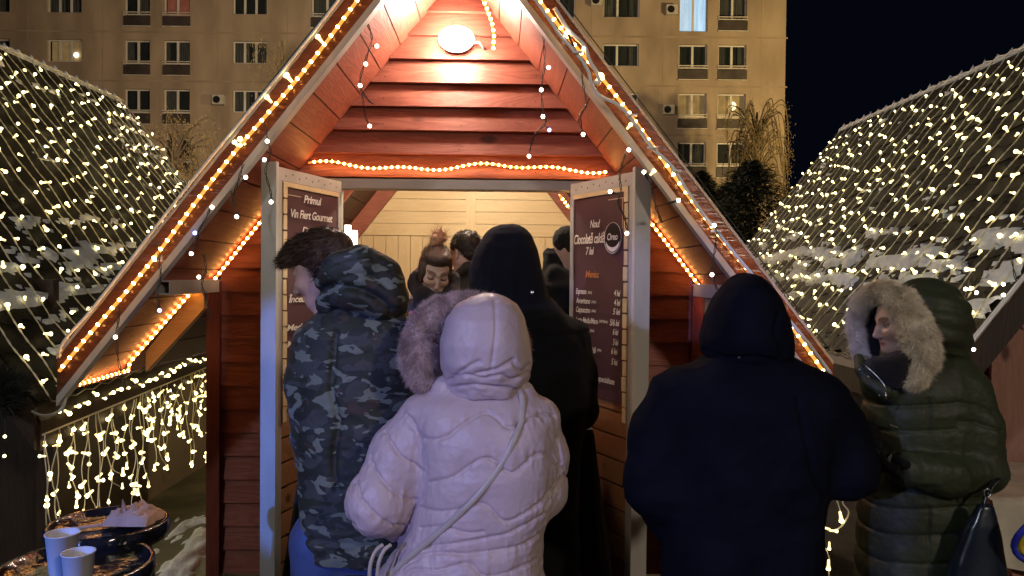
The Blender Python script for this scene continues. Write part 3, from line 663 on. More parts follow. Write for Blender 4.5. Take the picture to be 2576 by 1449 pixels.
# ---- light inside the hut
lr = root('led_tube_lamp', (-0.775, 3.72, 0.992), 'bright white upright lamp panel standing by the left door leaf', 'lamp')
b = MB(); q = P(884, 596, 3.72); b.box(q.x - 0.028, q.x - 0.002, 3.70, 3.72, q.z - 0.20, q.z + 0.055); b.box(q.x + 0.002, q.x + 0.027, 3.702, 3.722, q.z - 0.20, q.z + 0.03); b.build('tube', M['led'], lr)
b = MB(); b.box(q.x - 0.03, q.x + 0.03, 3.723, 3.74, q.z - 0.21, q.z + 0.02); b.box(q.x - 0.01, q.x + 0.01, 3.725, 3.738, 0.995, q.z - 0.212); b.box(q.x - 0.05, q.x + 0.05, 3.70, 3.78, 0.992, 0.9945); b.build('housing', M['white_metal'], lr)
lamp('hut_ceiling_lamp', 'POINT', T(0.05, 0.75, 2.62), (1.0, 0.82, 0.60), 92, size=0.08)
# ---- rope lights
def rope(name_label, path, step, group='amber rope lights on the red hut', lift=Vector((0, -0.012, 0)), r=0.0075, cat='rope light', br=0.0085):
    pts = [Vector(p) + lift for p in path]; rt_ = root('rope_light', pts[-1], name_label, cat, group)
    MB().tube(pts, r, 6).build('tube', M['rope_tube'], rt_, True)
    bulbs([(p + Vector((0, -0.003, 0)), (0, -1, 0)) for p in resample(pts, step)[1:]], 'bulb_amber', br, 0, rt_)
def rakept(side, x, off, y=YF - 0.03): return T(side * x, y, RZ + off - SL * x)
for side, lab in ((-1, 'amber rope light along the left sloping fascia of the red hut'), (1, 'amber rope light along the right sloping fascia of the red hut')):
    rope(lab, [rakept(side, x_, 0.085 + 0.012 * math.sin(x_ * 9 + side)) for x_ in np.linspace(0.02, HALF, 70)], 0.048)
zr = lambda i: 2.255 + 0.018 * math.sin(i * 0.16 + 1) - 0.018 * math.sin(i * 0.061)
rope('amber rope light running level above the door opening', [T(-0.80 + 1.60 * i / 80, -0.036, 2.222 + 0.014 * math.sin(i * 0.13 + 1.2) + 0.010 * math.sin(i * 0.31)) for i in range(81)], 0.032, r=0.005, br=0.0075)
rope('amber rope light along the join of left wall and roof, turning back under the eave', [T(-x_, -0.045, gz(x_) - 0.03) for x_ in np.linspace(0.95, WX, 20)] + [T(-x_, -0.20 - 0.07 * (x_ - WX) / 0.27, gz(x_) - 0.02) for x_ in np.linspace(WX + 0.01, HALF - 0.08, 14)]
     + [T(-(HALF - 0.07 + 0.05 * t_), -0.27 - 0.42 * t_, gz(HALF) + 0.04 - 0.02 * t_) for t_ in np.linspace(0, 1, 14)], 0.034)
rope('amber rope light along the join of right wall and roof', [T(x_, -0.045, gz(x_) - 0.03) for x_ in np.linspace(0.96, HALF - 0.08, 30)], 0.034)
rope('short amber rope light hanging inside the right slope near the lamp', [P(1205, -30, 3.75), P(1215, 0, 3.8), P(1228, 30, 3.85), P(1238, 60, 3.9), P(1243, 90, 3.9), P(1241, 128, 3.9)], 0.03)
rope('short amber rope light inside the hut by the right door leaf', [P(1408, 492, 4.5), P(1420, 508, 4.55), P(1431, 524, 4.6)], 0.036)
# ---- white cables on the roof edges
def cable(pts, r, label, m='cable_white', cat='cable', seg=6):
    return tag(MB().tube(smoothpath(pts, seg), r, 6).build('cable', M[m], smooth=True), label, cat)
cable([rakept(-1, x_, 0.205 + 0.008 * math.sin(x_ * 7)) for x_ in np.linspace(0.05, HALF, 14)] + [P(168, 950, 3.45), P(160, 1020, 3.45), P(125, 1045, 3.5), P(90, 1040, 3.6), P(62, 1018, 3.7)], 0.007, 'white cable along the left roof edge of the red hut, looping down at the eave')
rc = [P(x, y, 3.40) for x, y in ((1340, -10), (1375, 40), (1410, 90), (1450, 135), (1478, 175), (1488, 210), (1508, 240), (1560, 268), (1600, 315), (1640, 370), (1690, 418), (1728, 478), (1770, 540), (1810, 590), (1850, 640), (1900, 700), (1960, 775), (2030, 860), (2090, 940))]
cable(rc, 0.008, 'thick white cable meandering down the right roof edge of the red hut')
cable([P(x, y, 3.42) for x, y in ((1395, 20), (1430, 75), (1470, 115), (1482, 150), (1500, 180), (1508, 208), (1492, 205))], 0.009, 'white cable bunch looped at the upper right roof edge')
for (x, y) in ((1452, 132), (1590, 290), (1640, 372), (1700, 430), (1800, 582)):
    c = P(x, y, 3.39); tag(MB().box(c.x - 0.022, c.x + 0.022, c.y - 0.012, c.y + 0.003, c.z - 0.004, c.z + 0.004).build('cable_tie', M['cable_white']), 'white cable tie round the thick cable on the right roof edge, one of five', 'cable tie', 'cable ties on the right roof edge')
# ---- dark fairy light strings hanging from the eaves
def fairy(label, pts, bl, Y, blue=()):
    """pts photo positions of the twisted wire at depth Y; bl bulbs"""
    c = [P(x, y, Y) for x, y in pts]; sp = smoothpath(c, 6); r = root('fairy_light_string', sp[0], label, 'fairy lights', 'dark wired fairy light strings on the red hut')
    b = MB()
    for ph in (0, math.pi): b.tube([p + Vector((0.004 * math.cos(i * 0.9 + ph), 0.004 * math.sin(i * 0.9 + ph), 0)) for i, p in enumerate(sp)], 0.0022, 4)
    for (x, y) in bl:
        q = P(x, y, Y - 0.01); nr = min(sp, key=lambda p: (p - q).length); d = (q - nr)
        if d.length > 0.006: b.tube([nr, nr + d * 0.55], 0.002, 4); b.tube([nr + d * 0.5, nr + d * 0.92], 0.0052, 5)
    b.build('wire', M['cable_dark'], r)
    for (x, y) in bl: bulbs([(P(x, y, Y - 0.01), (0, 0, -1))], 'bulb_blue' if (x, y) in blue else 'bulb_white', 0.009, 0, r)
fairy('dark fairy light string hanging inside the left slope near the top', [(905, 0), (925, 60), (935, 100), (920, 150), (905, 210), (925, 250), (940, 262)], [(948, 116), (920, 161), (906, 215)], 3.5)
fairy('short dark fairy light string ending above the left door leaf', [(905, 212), (912, 245), (918, 290), (928, 312)], [(930, 317)], 3.6)
fairy('dark fairy light string draped over the left fascia above the open door', [(665, 300), (672, 345), (680, 385), (668, 430), (680, 480), (683, 505)], [(672, 355), (665, 402), (682, 508)], 3.38)
fairy('dark fairy light string crossing the left fascia halfway down', [(612, 412), (598, 460), (585, 500), (592, 520), (580, 480)], [(618, 446), (595, 545)], 3.38)
fairy('dark fairy light string by the blue bulb on the left fascia', [(530, 520), (520, 545), (500, 580), (492, 620)], [(533, 521), (490, 586), (481, 638)], 3.38, {(490, 586)})
fairy('dark fairy light string wound round the left square tube', [(395, 610), (402, 660), (405, 700), (395, 735), (400, 772)], [(389, 653), (401, 781)], 3.4, {(401, 781)})
fairy('dark fairy light string dangling below the left square tube', [(512, 640), (518, 680), (508, 715), (520, 760), (530, 800)], [(500, 697)], 3.5)
fairy('dark fairy light string hanging at the lowest part of the left fascia', [(300, 770), (296, 820), (292, 848), (300, 920), (318, 985)], [(290, 848)], 3.36)
fairy('long dark fairy light string inside the right slope with a blue bulb', [(1362, 0), (1366, 80), (1370, 150), (1362, 230), (1368, 290), (1372, 310), (1345, 340), (1332, 380)], [(1380, 170), (1362, 226), (1366, 293), (1382, 327), (1331, 393)], 3.55, {(1382, 327)})
fairy('dark fairy light string over the right fascia ending beside the gable boards', [(1462, 150), (1466, 210), (1475, 260), (1460, 290), (1463, 330)], [(1467, 338), (1426, 82)], 3.4)
fairy('dark fairy light string hanging in front of the right door leaf', [(1578, 375), (1560, 430), (1562, 480), (1555, 510), (1570, 545), (1578, 580)], [(1582, 377), (1535, 482), (1577, 587)], 3.4)
fairy('dark fairy light string on the right fascia beside the fir trees', [(1640, 470), (1650, 520), (1665, 560)], [(1620, 433), (1707, 504)], 3.38)
fairy('dark fairy light string on the lower right fascia above the hooded man', [(1800, 560), (1800, 620), (1790, 680), (1805, 730)], [(1797, 567), (1791, 691)], 3.36)
# small pale bulbs sticking up along the outer roof edges
for side, sx, lst in ((-1, 'left', [(800, 93), (721, 190), (672, 245), (590, 358), (604, 350)]), (1, 'right', [(1427, 81), (1469, 122), (1512, 190), (1586, 314), (1645, 430)])):
    pts = [rakept(side, x_, 0.215) for x_ in np.linspace(0.2, HALF, 30)]; r = root('fairy_light_string', pts[-1], 'thin pale light string lying along the upper %s roof edge of the red hut' % sx, 'fairy lights')
    MB().tube(pts, 0.003, 4).build('wire', M['cable_dark'], r); bulbs([(P(x, y, 3.42), (side * 0.6, -0.3, 0.7)) for x, y in lst], 'bulb_warm', 0.012, 0.03, r)
# loose lights hanging from the right end of the red hut's eave
r = root('hanging_light_cluster', P(2080, 1240, 3.45), 'loose cream light string looped low beside the green parka', 'fairy lights')
b = MB(); b.tube(smoothpath([P(x, y, 3.45) for x, y in ((2090, 950), (2080, 1100), (2072, 1250), (2066, 1300), (2085, 1335), (2115, 1325), (2135, 1290), (2120, 1265), (2125, 1240), (2140, 1235))], 6), 0.004, 4)
b.tube(smoothpath([P(x, y, 3.45) for x, y in ((2100, 1240), (2115, 1290), (2120, 1305))], 5), 0.003, 4); b.tube(smoothpath([P(x, y, 3.45) for x, y in ((2068, 1300), (2060, 1340), (2085, 1400), (2085, 1449), (2088, 1500))], 5), 0.003, 4)
b.build('wire', M['cable_cream'], r)
bulbs([(P(x, y, 3.44), d) for x, y, d in ((2078, 1252, (1, 0, 0.3)), (2117, 1310, (0.2, 0, -1)), (2065, 1325, (0, -0.4, 1)), (2075, 1328, (-1, 0, 0.2)), (2104, 1336, (1, 0, -0.1)), (2086, 1380, (0, 0, -1)), (2084, 1430, (0, 0, -1)))], 'bulb_warm', 0.010, 0.035, r)
# ================================================================ NEIGHBOUR HUTS WITH NETS OF LIGHT
def neighbour(ox, oy, side, depth, warp, lab, walls, seed):
    """side = which slope faces the red hut"""
    hh = Hut(ox, oy, 0); TT = hh.T
    r = root('market_hut', TT(0, 0, 0), lab, 'hut', 'timber market huts'); y0, y1 = -0.70, depth
    zr_ = 3.36
    for sd in (-1, 1):
        o, pt = shingles(TT, sd, zr_, 1.71, y0, y1, warp, r)
        if sd == side: pv = pt
    Ls = 1.71 / CA
    for sd in (-1, 1):
        b = MB(); f = lambda x, y, a: TT(sd * x, y, zr_ - SL * x + a + warp(x, y))
        for (ya, yb) in ((y0 - 0.025, y0 - 0.001), (y1 + 0.001, y1 + 0.025)):
            b.hexa([f(0, ya, -0.20), f(1.72, ya, -0.20), f(1.72, yb, -0.20), f(0, yb, -0.20)], [f(0, ya, 0.0), f(1.72, ya, 0.0), f(1.72, yb, 0.0), f(0, yb, 0.0)])
            b.build('fascia', M['brown_wood'], r); b = MB()
        b = MB(); ze = zr_ - SL * 1.71
        m_ = 12
        for i in range(m_):
            ya = y0 + (y1 - y0) * i / m_; yb = y0 + (y1 - y0) * (i + 1) / m_
            b.hexa([f(1.70, ya, -0.19), f(1.735, ya, -0.19), f(1.735, yb, -0.19), f(1.70, yb, -0.19)], [f(1.70, ya, -0.03), f(1.735, ya, -0.05), f(1.735, yb, -0.05), f(1.70, yb, -0.03)])
        b.build('eave_board', M['brown_wood'], r)
    wx = 1.34; zt = zr_ - SL * wx - 0.16
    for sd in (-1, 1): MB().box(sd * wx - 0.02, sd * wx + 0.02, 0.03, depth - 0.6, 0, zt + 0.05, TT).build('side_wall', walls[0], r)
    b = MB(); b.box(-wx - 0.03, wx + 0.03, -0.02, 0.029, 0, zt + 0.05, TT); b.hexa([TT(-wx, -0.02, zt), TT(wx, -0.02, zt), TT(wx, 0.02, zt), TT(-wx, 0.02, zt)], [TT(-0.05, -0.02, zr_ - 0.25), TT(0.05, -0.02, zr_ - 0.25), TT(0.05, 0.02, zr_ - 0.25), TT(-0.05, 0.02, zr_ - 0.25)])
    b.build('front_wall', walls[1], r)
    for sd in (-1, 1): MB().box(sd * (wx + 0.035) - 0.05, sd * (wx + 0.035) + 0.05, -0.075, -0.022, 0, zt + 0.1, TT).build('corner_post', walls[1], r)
    return r, TT, pv, Ls, y0, y1
def net(pv, Ls, y0, y1, spacing, label, seed, top=0.04, side=1):
    rr = random.Random(seed); r = root('light_net', pv(Ls * 0.5, (y0 + y1) / 2, 0.03), label, 'light net', 'nets of warm lights on the neighbouring roofs')
    b = MB(); sp = []; y = y0 + 0.06; k = 0; ends = []
    while y < y1 - 0.02:
        n_ = 26; pts = []; ph = rr.uniform(0, 6); dy = rr.uniform(-0.025, 0.025)
        for i in range(n_ + 1):
            s_ = top + (Ls + 0.02 - top) * i / n_
            pts.append(pv(s_, y + dy * i / n_ + 0.010 * math.sin(s_ * 2.1 + ph), 0.034 + 0.006 * math.sin(i * 2 + ph)))
        fine = resample(smoothpath(pts, 3), 0.018)
        for q in (0, math.pi): b.tube([p + Vector((0.0, 0.0035 * math.cos(i * 1.1 + q), 0.0035 * math.sin(i * 1.1 + q))) for i, p in enumerate(fine)], 0.0031, 3, False)
        ends.append((pts[0], pts[-1])); s_ = top + rr.uniform(0.12, 0.24)
        while s_ < Ls - 0.02:
            if rr.random() < 0.93:
                c = pv(s_, y + dy * s_ / Ls + rr.uniform(-0.015, 0.015), 0.048 + rr.uniform(0, 0.02)); d = Vector((rr.uniform(-0.6, 0.6), rr.uniform(-1, 0.7), rr.uniform(-0.4, 0.6)))
                sp.append((c, d))
            s_ += rr.uniform(0.11, 0.22)
        y += spacing * rr.uniform(0.85, 1.15); k += 1
    for (e1, e2) in zip(ends, ends[1:]):
        b.tube([e1[0], (e1[0] + e2[0]) / 2 + Vector((0, 0, 0.015)), e2[0]], 0.004, 4, False); b.tube([e1[1], (e1[1] + e2[1]) / 2 + Vector((0, 0, -0.015)), e2[1]], 0.003, 4, False)
    b.build('wire', M['cable_cream'], r); bulbs(sp, 'bulb_warm', 0.0120, 0.030, r); return r
def ridge_snow(TT, y0, y1, seed, label, zr_=3.36):
    b = MB(); rr = random.Random(seed); n_ = int((y1 - y0) / 0.02); ring = []
    for i in range(n_ + 1):
        y = y0 + (y1 - y0) * i / n_; h = 0.018 + 0.018 * mn.noise(Vector((y * 7, seed, 0))) + (0.03 * max(0, math.sin(y * 2 * math.pi / 0.165)) ** 6)
        ring.append([TT(-0.03, y, zr_ - 0.03), TT(-0.02, y, zr_ + h * 0.5), TT(0, y, zr_ + 0.012 + h), TT(0.02, y, zr_ + h * 0.5), TT(0.03 + 0.4 * h, y, zr_ - 0.03 - 0.5 * h)])
    vs = [p for g_ in ring for p in g_]; b.add(vs, [(i * 5 + k, i * 5 + k + 1, (i + 1) * 5 + k + 1, (i + 1) * 5 + k) for i in range(n_) for k in range(4)])
    return tag(b.build('ridge_snow', M['snow'], smooth=True), label, 'snow')
# left hut: its eave drops a little towards the viewer
wl_ = lambda x, y: -0.17 * max(0.0, min(1.0, x / 1.71)) * max(0.0, (3.4 - y) / 4.0)
hl, TL, pvl, LsL, ya, yb = neighbour(-3.96, 4.35, 1, 3.45, wl_, 'dark timber hut on the left with a shingled roof under a net of warm lights', (M['brown_wood'], M['brown_wood']), 1)
net(pvl, LsL, ya, yb, 0.155, 'net of warm white lights over the left hut roof', 11)
sb = snow_on_roof(pvl, ya + 0.02, yb, LsL, 1, 0.70, 2.0, bands=((1.72, 0.08, 0.40), (1.95, 0.10, 0.80), (2.17, 0.09, 0.75), (2.45, 0.07, 0.30)))
tag(sb.build('roof_snow', M['snow'], smooth=True), 'thin ragged snow lying in bands on the lower left hut roof', 'snow', kind='stuff')
ridge_snow(TL, ya, yb, 3, 'frosty snow crust along the left hut ridge')
wr_ = lambda x, y: 0.0
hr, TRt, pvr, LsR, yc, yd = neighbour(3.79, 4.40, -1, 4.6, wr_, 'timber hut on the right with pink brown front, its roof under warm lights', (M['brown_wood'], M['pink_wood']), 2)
net(pvr, LsR, yc, yd, 0.165, 'net of warm white lights over the right hut roof', 12, side=-1)
sb = snow_on_roof(pvr, yc + 0.02, yd, LsR, 1, 0.72, 6.0, bands=((1.45, 0.07, 0.30), (1.70, 0.07, 0.35), (1.96, 0.12, 0.90), (2.18, 0.09, 0.75), (2.42, 0.06, 0.40)))
tag(sb.build('roof_snow', M['snow'], smooth=True), 'thin ragged snow lying in bands on the lower right hut roof', 'snow', kind='stuff')
ridge_snow(TRt, yc, yd, 5, 'frosty snow crust along the right hut ridge')
# right hut: white cable down its near rake, dark lights on its front
cable([TRt(-x_, -0.74, 3.40 - SL * x_) for x_ in (0.9, 1.2, 1.35, 1.5, 1.62)], 0.011, 'thick white cable down the near roof edge of the right hut')
def fairy_r(label, pts, bl, Y): fairy(label, pts, bl, Y); 
fairy('dark fairy light string hanging from the right hut roof beside the green hood', [(2445, 690), (2432, 740), (2420, 800), (2425, 850), (2440, 880)], [(2456, 736), (2429, 727), (2449, 879)], 3.6)
fairy('dark fairy light string on the right hut front below its roof', [(2540, 620), (2552, 690), (2565, 740), (2560, 790), (2572, 830)], [(2524, 715), (2524, 742)], 3.7)
fairy('single dark fairy light string on the right hut post beside the green shoulder', [(2430, 850), (2428, 900), (2436, 925)], [(2449, 934)], 3.7)
# wide board with counter on the right hut front
q0 = P(2488, 700, 4.30); 
b = MB()
for i in range(5): b.box(q0.x + 0.20 * i, q0.x + 0.20 * i + 0.194, 4.26, 4.285, 0.0, 1.62)
tag(b.build('board_panel', M['pink_wood']), 'upright pink brown boards on the front of the right hut', 'board panel')
ct = root('counter_table', (2.55, 3.2, 0), 'counter with a pale shiny oilcloth hanging over its edge at the right border', 'table')
b = MB(); b.box(1.88, 3.4, 2.95, 3.55, 0.76, 0.80); b.build('table_top', M['pink_wood'], ct)
for x_, y_ in ((1.95, 3.0), (3.3, 3.0), (1.95, 3.5), (3.3, 3.5)): MB().box(x_, x_ + 0.05, y_ - 0.02, y_ + 0.03, 0, 0.757).build('leg', M['pink_wood'], ct)
b = MB(); vs = []; nx, ny = 30, 24
prof = [(3.56, 0.806), (3.4, 0.806), (3.2, 0.806), (3.0, 0.806), (2.945, 0.804), (2.938, 0.79), (2.936, 0.74), (2.934, 0.68), (2.932, 0.62), (2.93, 0.575)]
for i in range(nx + 1):
    x_ = 1.845 + 1.57 * i / nx
    for j, (y_, z_) in enumerate(prof):
        k = max(0, j - 5) / 4; vs.append((x_ , y_ - 0.012 * k * math.sin(x_ * 22), z_ - (0.07 * math.sin(x_ * 3 + 1) * k)))
m_ = len(prof); b.add(vs, [(i * m_ + j, i * m_ + j + 1, (i + 1) * m_ + j + 1, (i + 1) * m_ + j) for i in range(nx) for j in range(m_ - 1)])
tag(b.build('oilcloth', M['oilcloth'], smooth=True), 'pale shiny oilcloth on the counter at the right border', 'tablecloth')
b = MB(); c = P(2590, 1358, 2.35)
for k, (rr_, mn_) in enumerate(((0.052, 'blue'), (0.042, 'yellow'), (0.032, 'red'))): pass
fl = root('ribbon_roll', (c.x + 0.03, c.y, 0.72), 'blue yellow and red striped ribbon rolls at the lower right border', 'ribbon')
for k, (col_, rr_) in enumerate((((0.03, 0.04, 0.5), 0.078), ((0.7, 0.5, 0.03), 0.060), ((0.5, 0.02, 0.02), 0.042))):
    b = MB(); b.tube([(c.x + 0.035 + rr_ * math.cos(R(a_)), c.y + 0.3 * rr_ * math.sin(R(a_ * 2)), c.z + rr_ * math.sin(R(a_))) for a_ in range(20, 330, 15)], 0.0095, 6); b.build('band', mat('ribbon_%d' % k, col_, 0.6), fl, True)
sp_ = MB(); sp_.tube([(c.x + 0.035, c.y, 0.0), (c.x + 0.035, c.y, c.z)], 0.012, 8).build('stand', M['black_metal'], fl)
# icicle curtain of lights below the left eave
r = root('icicle_light_curtain', TL(1.72, 0.5, 1.0), 'curtain of warm icicle lights hanging below the left hut eave', 'icicle lights')
b = MB(); sp = []; rr = random.Random(5); yy = -0.70; k = 0
while yy < 2.2:
    e = TL(1.745, yy, 3.36 - SL * 1.745 - 0.10 + wl_(1.745, yy)); Lh = (0.58 + 0.22 * math.sin(k * 1.9) + rr.uniform(-0.08, 0.08)) * (1.12 if yy < 0.3 else 0.9)
    for rep in range(2):
        ph = rr.uniform(0, 6); n_ = 14; L2 = Lh * rr.uniform(0.75, 1.1); dx = rr.uniform(-0.02, 0.02); loop = rr.random() < 0.4
        pts = [e + Vector((dx + 0.012 * math.sin(i * 0.8 + ph), rep * 0.03 + 0.016 * math.sin(i * 0.6 + ph * 2) + (0.07 * max(0, i / n_ - 0.75) * 4 * (1 if loop else 0)), -L2 * i / n_ + (0.05 * max(0, i / n_ - 0.8) * 5 if loop else 0))) for i in range(n_ + 1)]
        b.tube(pts, 0.0028, 4)
        s_ = rr.uniform(1, 3)
        while s_ < n_:
            p = pts[int(s_)]; d = Vector((rr.uniform(-0.6, 0.6), rr.uniform(-0.9, 0.5), rr.uniform(-0.8, 0.1))); sp.append((p + d.normalized() * 0.02, d)); s_ += rr.uniform(2.6, 4.8)
        sp.append((pts[-1], Vector((0, 0, -1))))
    yy += 0.118; k += 1
b.tube([TL(1.745, y_, 3.36 - SL * 1.745 - 0.10 + wl_(1.745, y_)) for y_ in np.linspace(-0.7, 2.4, 20)], 0.005, 5)
b.build('wire', M['cable_cream'], r); sp += [(TL(1.765, y_, 3.36 - SL * 1.745 - 0.02 + wl_(1.745, y_) + rr.uniform(-0.03, 0.03)), Vector((1, -0.5, rr.uniform(-0.5, 0.5)))) for y_ in np.arange(-0.6, 2.3, 0.085)]
bulbs(sp, 'bulb_warm', 0.0115, 0.034, r)
# fir garland tuft at the left border
g_ = MB(); c = P(20, 985, 3.35); rr = random.Random(9)
for i in range(1500):
    a = rr.uniform(0, 6.28); z = rr.uniform(-1, 1); q = math.sqrt(1 - z * z); rad = rr.uniform(0.03, 0.105)
    p = c + Vector((math.cos(a) * q * rad * 1.2 - 0.05, math.sin(a) * q * rad, z * rad * 1.1)); d = Vector((math.cos(a) * q, math.sin(a) * q, z)) * rr.uniform(0.02, 0.045) + Vector((0, 0, 0.01)); s_ = d.orthogonal().normalized() * 0.004
    g_.add([p - s_, p + s_, p + d], [(0, 1, 2)])
g_.tube([c + Vector((-0.05, 0, 0)), c + Vector((-0.35, 0.2, 0.05)), c + Vector((-0.6, 0.95, 0.08))], [0.09, 0.06, 0.04], 8)
tag(g_.build('fir_garland', M['garland']), 'dark tuft of fir garland at the left border below the lit roof', 'garland')
r = root('fairy_light_string', P(10, 1150, 4.15), 'two lone warm bulbs on the dark post at the left border', 'fairy lights')
MB().tube([P(12, 1040, 4.2), P(14, 1100, 4.15), P(10, 1150, 4.15)], 0.003, 4).build('wire', M['cable_dark'], r); bulbs([(P(12, 1098, 4.14), (0, 0, -1)), (P(11, 1147, 4.14), (0, 0, -1))], 'bulb_warm', 0.009, 0, r)
# ================================================================ TABLES WITH RIMS, CUPS
def bar_table(c, rad, z, label, nleg=4, rot=0.4):
    r = root('bar_table', (c[0], c[1], 0), label, 'table', 'round black tables at the lower left')
    b = MB(); b.lathe([(0, z - 0.012), (rad * 0.5, z - 0.014), (rad - 0.022, z - 0.012), (rad - 0.016, z + 0.004), (rad - 0.006, z + 0.008), (rad, z + 0.002), (rad + 0.002, z - 0.03), (rad - 0.01, z - 0.055), (rad - 0.03, z - 0.058), (0, z - 0.056)], (c[0], c[1], 0), 64)
    b.build('table_top', M['black_gloss'], r, True)
    for k in range(nleg):
        a = rot + 2 * math.pi * k / nleg; x_, y_ = c[0] + (rad - 0.05) * math.cos(a), c[1] + (rad - 0.05) * math.sin(a); e = (c[0] + (rad + 0.05) * math.cos(a), c[1] + (rad + 0.05) * math.sin(a), 0)
        MB().tube([(x_, y_, z - 0.056), e], [0.026, 0.02], 4).build('leg', M['black_metal'], r)
    b = MB(); ring = [(c[0] + (rad + 0.0) * math.cos(t_), c[1] + (rad + 0.0) * math.sin(t_), z * 0.45) for t_ in np.linspace(0, 2 * math.pi, 25)]; b.tube(ring, 0.01, 6, False); b.build('foot_ring', M['black_metal'], r)
    return r
t1 = P(192, 1432, 2.3); bar_table((t1.x, t1.y), 0.215, t1.z + 0.012, 'round wet black table carrying the two paper cups, at the lower left corner', rot=0.8)
t2 = P(272, 1325, 2.62); bar_table((t2.x, t2.y), 0.192, t2.z + 0.012, 'round wet black table with a crumpled napkin, behind the one with the cups', rot=-0.25)
b = MB(); b.tube(smoothpath([(t2.x - 0.15, t2.y - 0.07, t2.z + 0.006), (t2.x - 0.03, t2.y - 0.02, t2.z + 0.010), (t2.x + 0.08, t2.y + 0.08, t2.z + 0.008)], 6), 0.006, 6)
tag(b.build('drinking_straw', M['napkin'], smooth=True), 'thin stirring stick lying on the rear black table', 'stick')
def cup(c, z, rt_, rb, hh, label):
    b = MB(); b.lathe([(0, 0.004), (rb, 0.004), (rb, 0), (rb + 0.001, 0.001), (rt_, hh), (rt_ + 0.0025, hh + 0.001), (rt_ + 0.0025, hh + 0.004), (rt_ - 0.001, hh + 0.004), (rt_ - 0.002, hh), (rb - 0.001, 0.008), (0, 0.008)], (c[0], c[1], z), 40)
    return tag(b.build('paper_cup', M['paper'], smooth=True), label, 'cup', 'white paper cups on the black table')
tz1 = t1.z
c1 = P(157, 1345, 2.27); cup((c1.x, c1.y), tz1 + 0.002, 0.045, 0.034, c1.z - tz1, 'taller white paper cup, the left one on the black table')
c2 = P(197, 1393, 2.14); cup((c2.x, c2.y), tz1 + 0.002, 0.0415, 0.032, c2.z - tz1, 'smaller white paper cup standing in front of the taller one')
b = MB(); nx, ny = 14, 10; nc_ = P(340, 1302, 2.66)
vs = []
for i in range(nx + 1):
    for j in range(ny + 1):
        u = i / nx - 0.5; v = j / ny - 0.5; env = max(0, 1 - (2 * u) ** 2) * max(0, 1 - (2 * v) ** 2)
        vs.append((nc_.x + u * 0.165 + 0.012 * mn.noise(Vector((u * 7, v * 7, 1))), nc_.y + v * 0.15, t2.z + 0.012 + 0.055 * env ** 0.5 * (0.75 + 0.9 * abs(mn.noise(Vector((u * 6, v * 6, 4)))))))
b.add(vs, [(i * (ny + 1) + j, (i + 1) * (ny + 1) + j, (i + 1) * (ny + 1) + j + 1, i * (ny + 1) + j + 1) for i in range(nx) for j in range(ny)])
a_ = P(307, 1255, 2.62); e1 = P(303, 1305, 2.62); e2 = P(322, 1318, 2.62); b.add([e1, e2, P(318, 1275, 2.63), a_, e1 + Vector((0, 0.004, 0)), e2 + Vector((0, 0.004, 0)), P(318, 1275, 2.634), a_ + Vector((0, 0.004, 0))], [(0, 1, 2, 3), (7, 6, 5, 4)])
tag(b.build('napkin', M['napkin']), 'crumpled beige paper napkin on the rear black table', 'napkin')
# black draped serving table in the doorway
ctt = root('serving_table', (-0.28, 3.5, 0), 'serving table in the doorway under a black cloth', 'table')
MB().box(-0.86, 0.34, 3.3, 3.85, 0.95, 0.985).build('table_top', M['door_plank'], ctt)
for x_, y_ in ((-0.83, 3.33), (0.26, 3.33), (-0.83, 3.78), (0.26, 3.78)): MB().box(x_, x_ + 0.05, y_, y_ + 0.05, 0, 0.947).build('leg', M['door_plank'], ctt)
b = MB(); loop = []
N_ = 160
def rrect(t, ex):
    x0, x1, y0, y1 = -0.87 - ex, 0.35 + ex, 3.29 - ex * 0.5, 3.86 + ex * 0.4; w_, d_ = x1 - x0, y1 - y0; s_ = (t % 1) * 2 * (w_ + d_)
    if s_ < w_: return x0 + s_, y0
    if s_ < w_ + d_: return x1, y0 + s_ - w_
    if s_ < 2 * w_ + d_: return x1 - (s_ - w_ - d_), y1
    return x0, y1 - (s_ - 2 * w_ - d_)
vs = []
for lv, (z, ex) in enumerate(((0.99, -0.2), (0.99, 0.0), (0.97, 0.008), (0.7, 0.035), (0.4, 0.07), (0.05, 0.11))):
    for k in range(N_):
        x_, y_ = rrect(k / N_, ex); q = 0.014 * (1 if lv > 2 else 0) * math.sin(k * 0.9 + 0.6 * math.sin(k * 0.37)) * (lv - 1) / 2; vs.append((x_ + q, y_ + q, z))
fs = [(l * N_ + k, l * N_ + (k + 1) % N_, (l + 1) * N_ + (k + 1) % N_, (l + 1) * N_ + k) for l in range(5) for k in range(N_)] + [tuple(range(N_))]
b.add(vs, fs); tag(b.build('tablecloth', M['black_cloth'], smooth=False), 'black cloth draped to the ground over the serving table in the doorway', 'tablecloth')
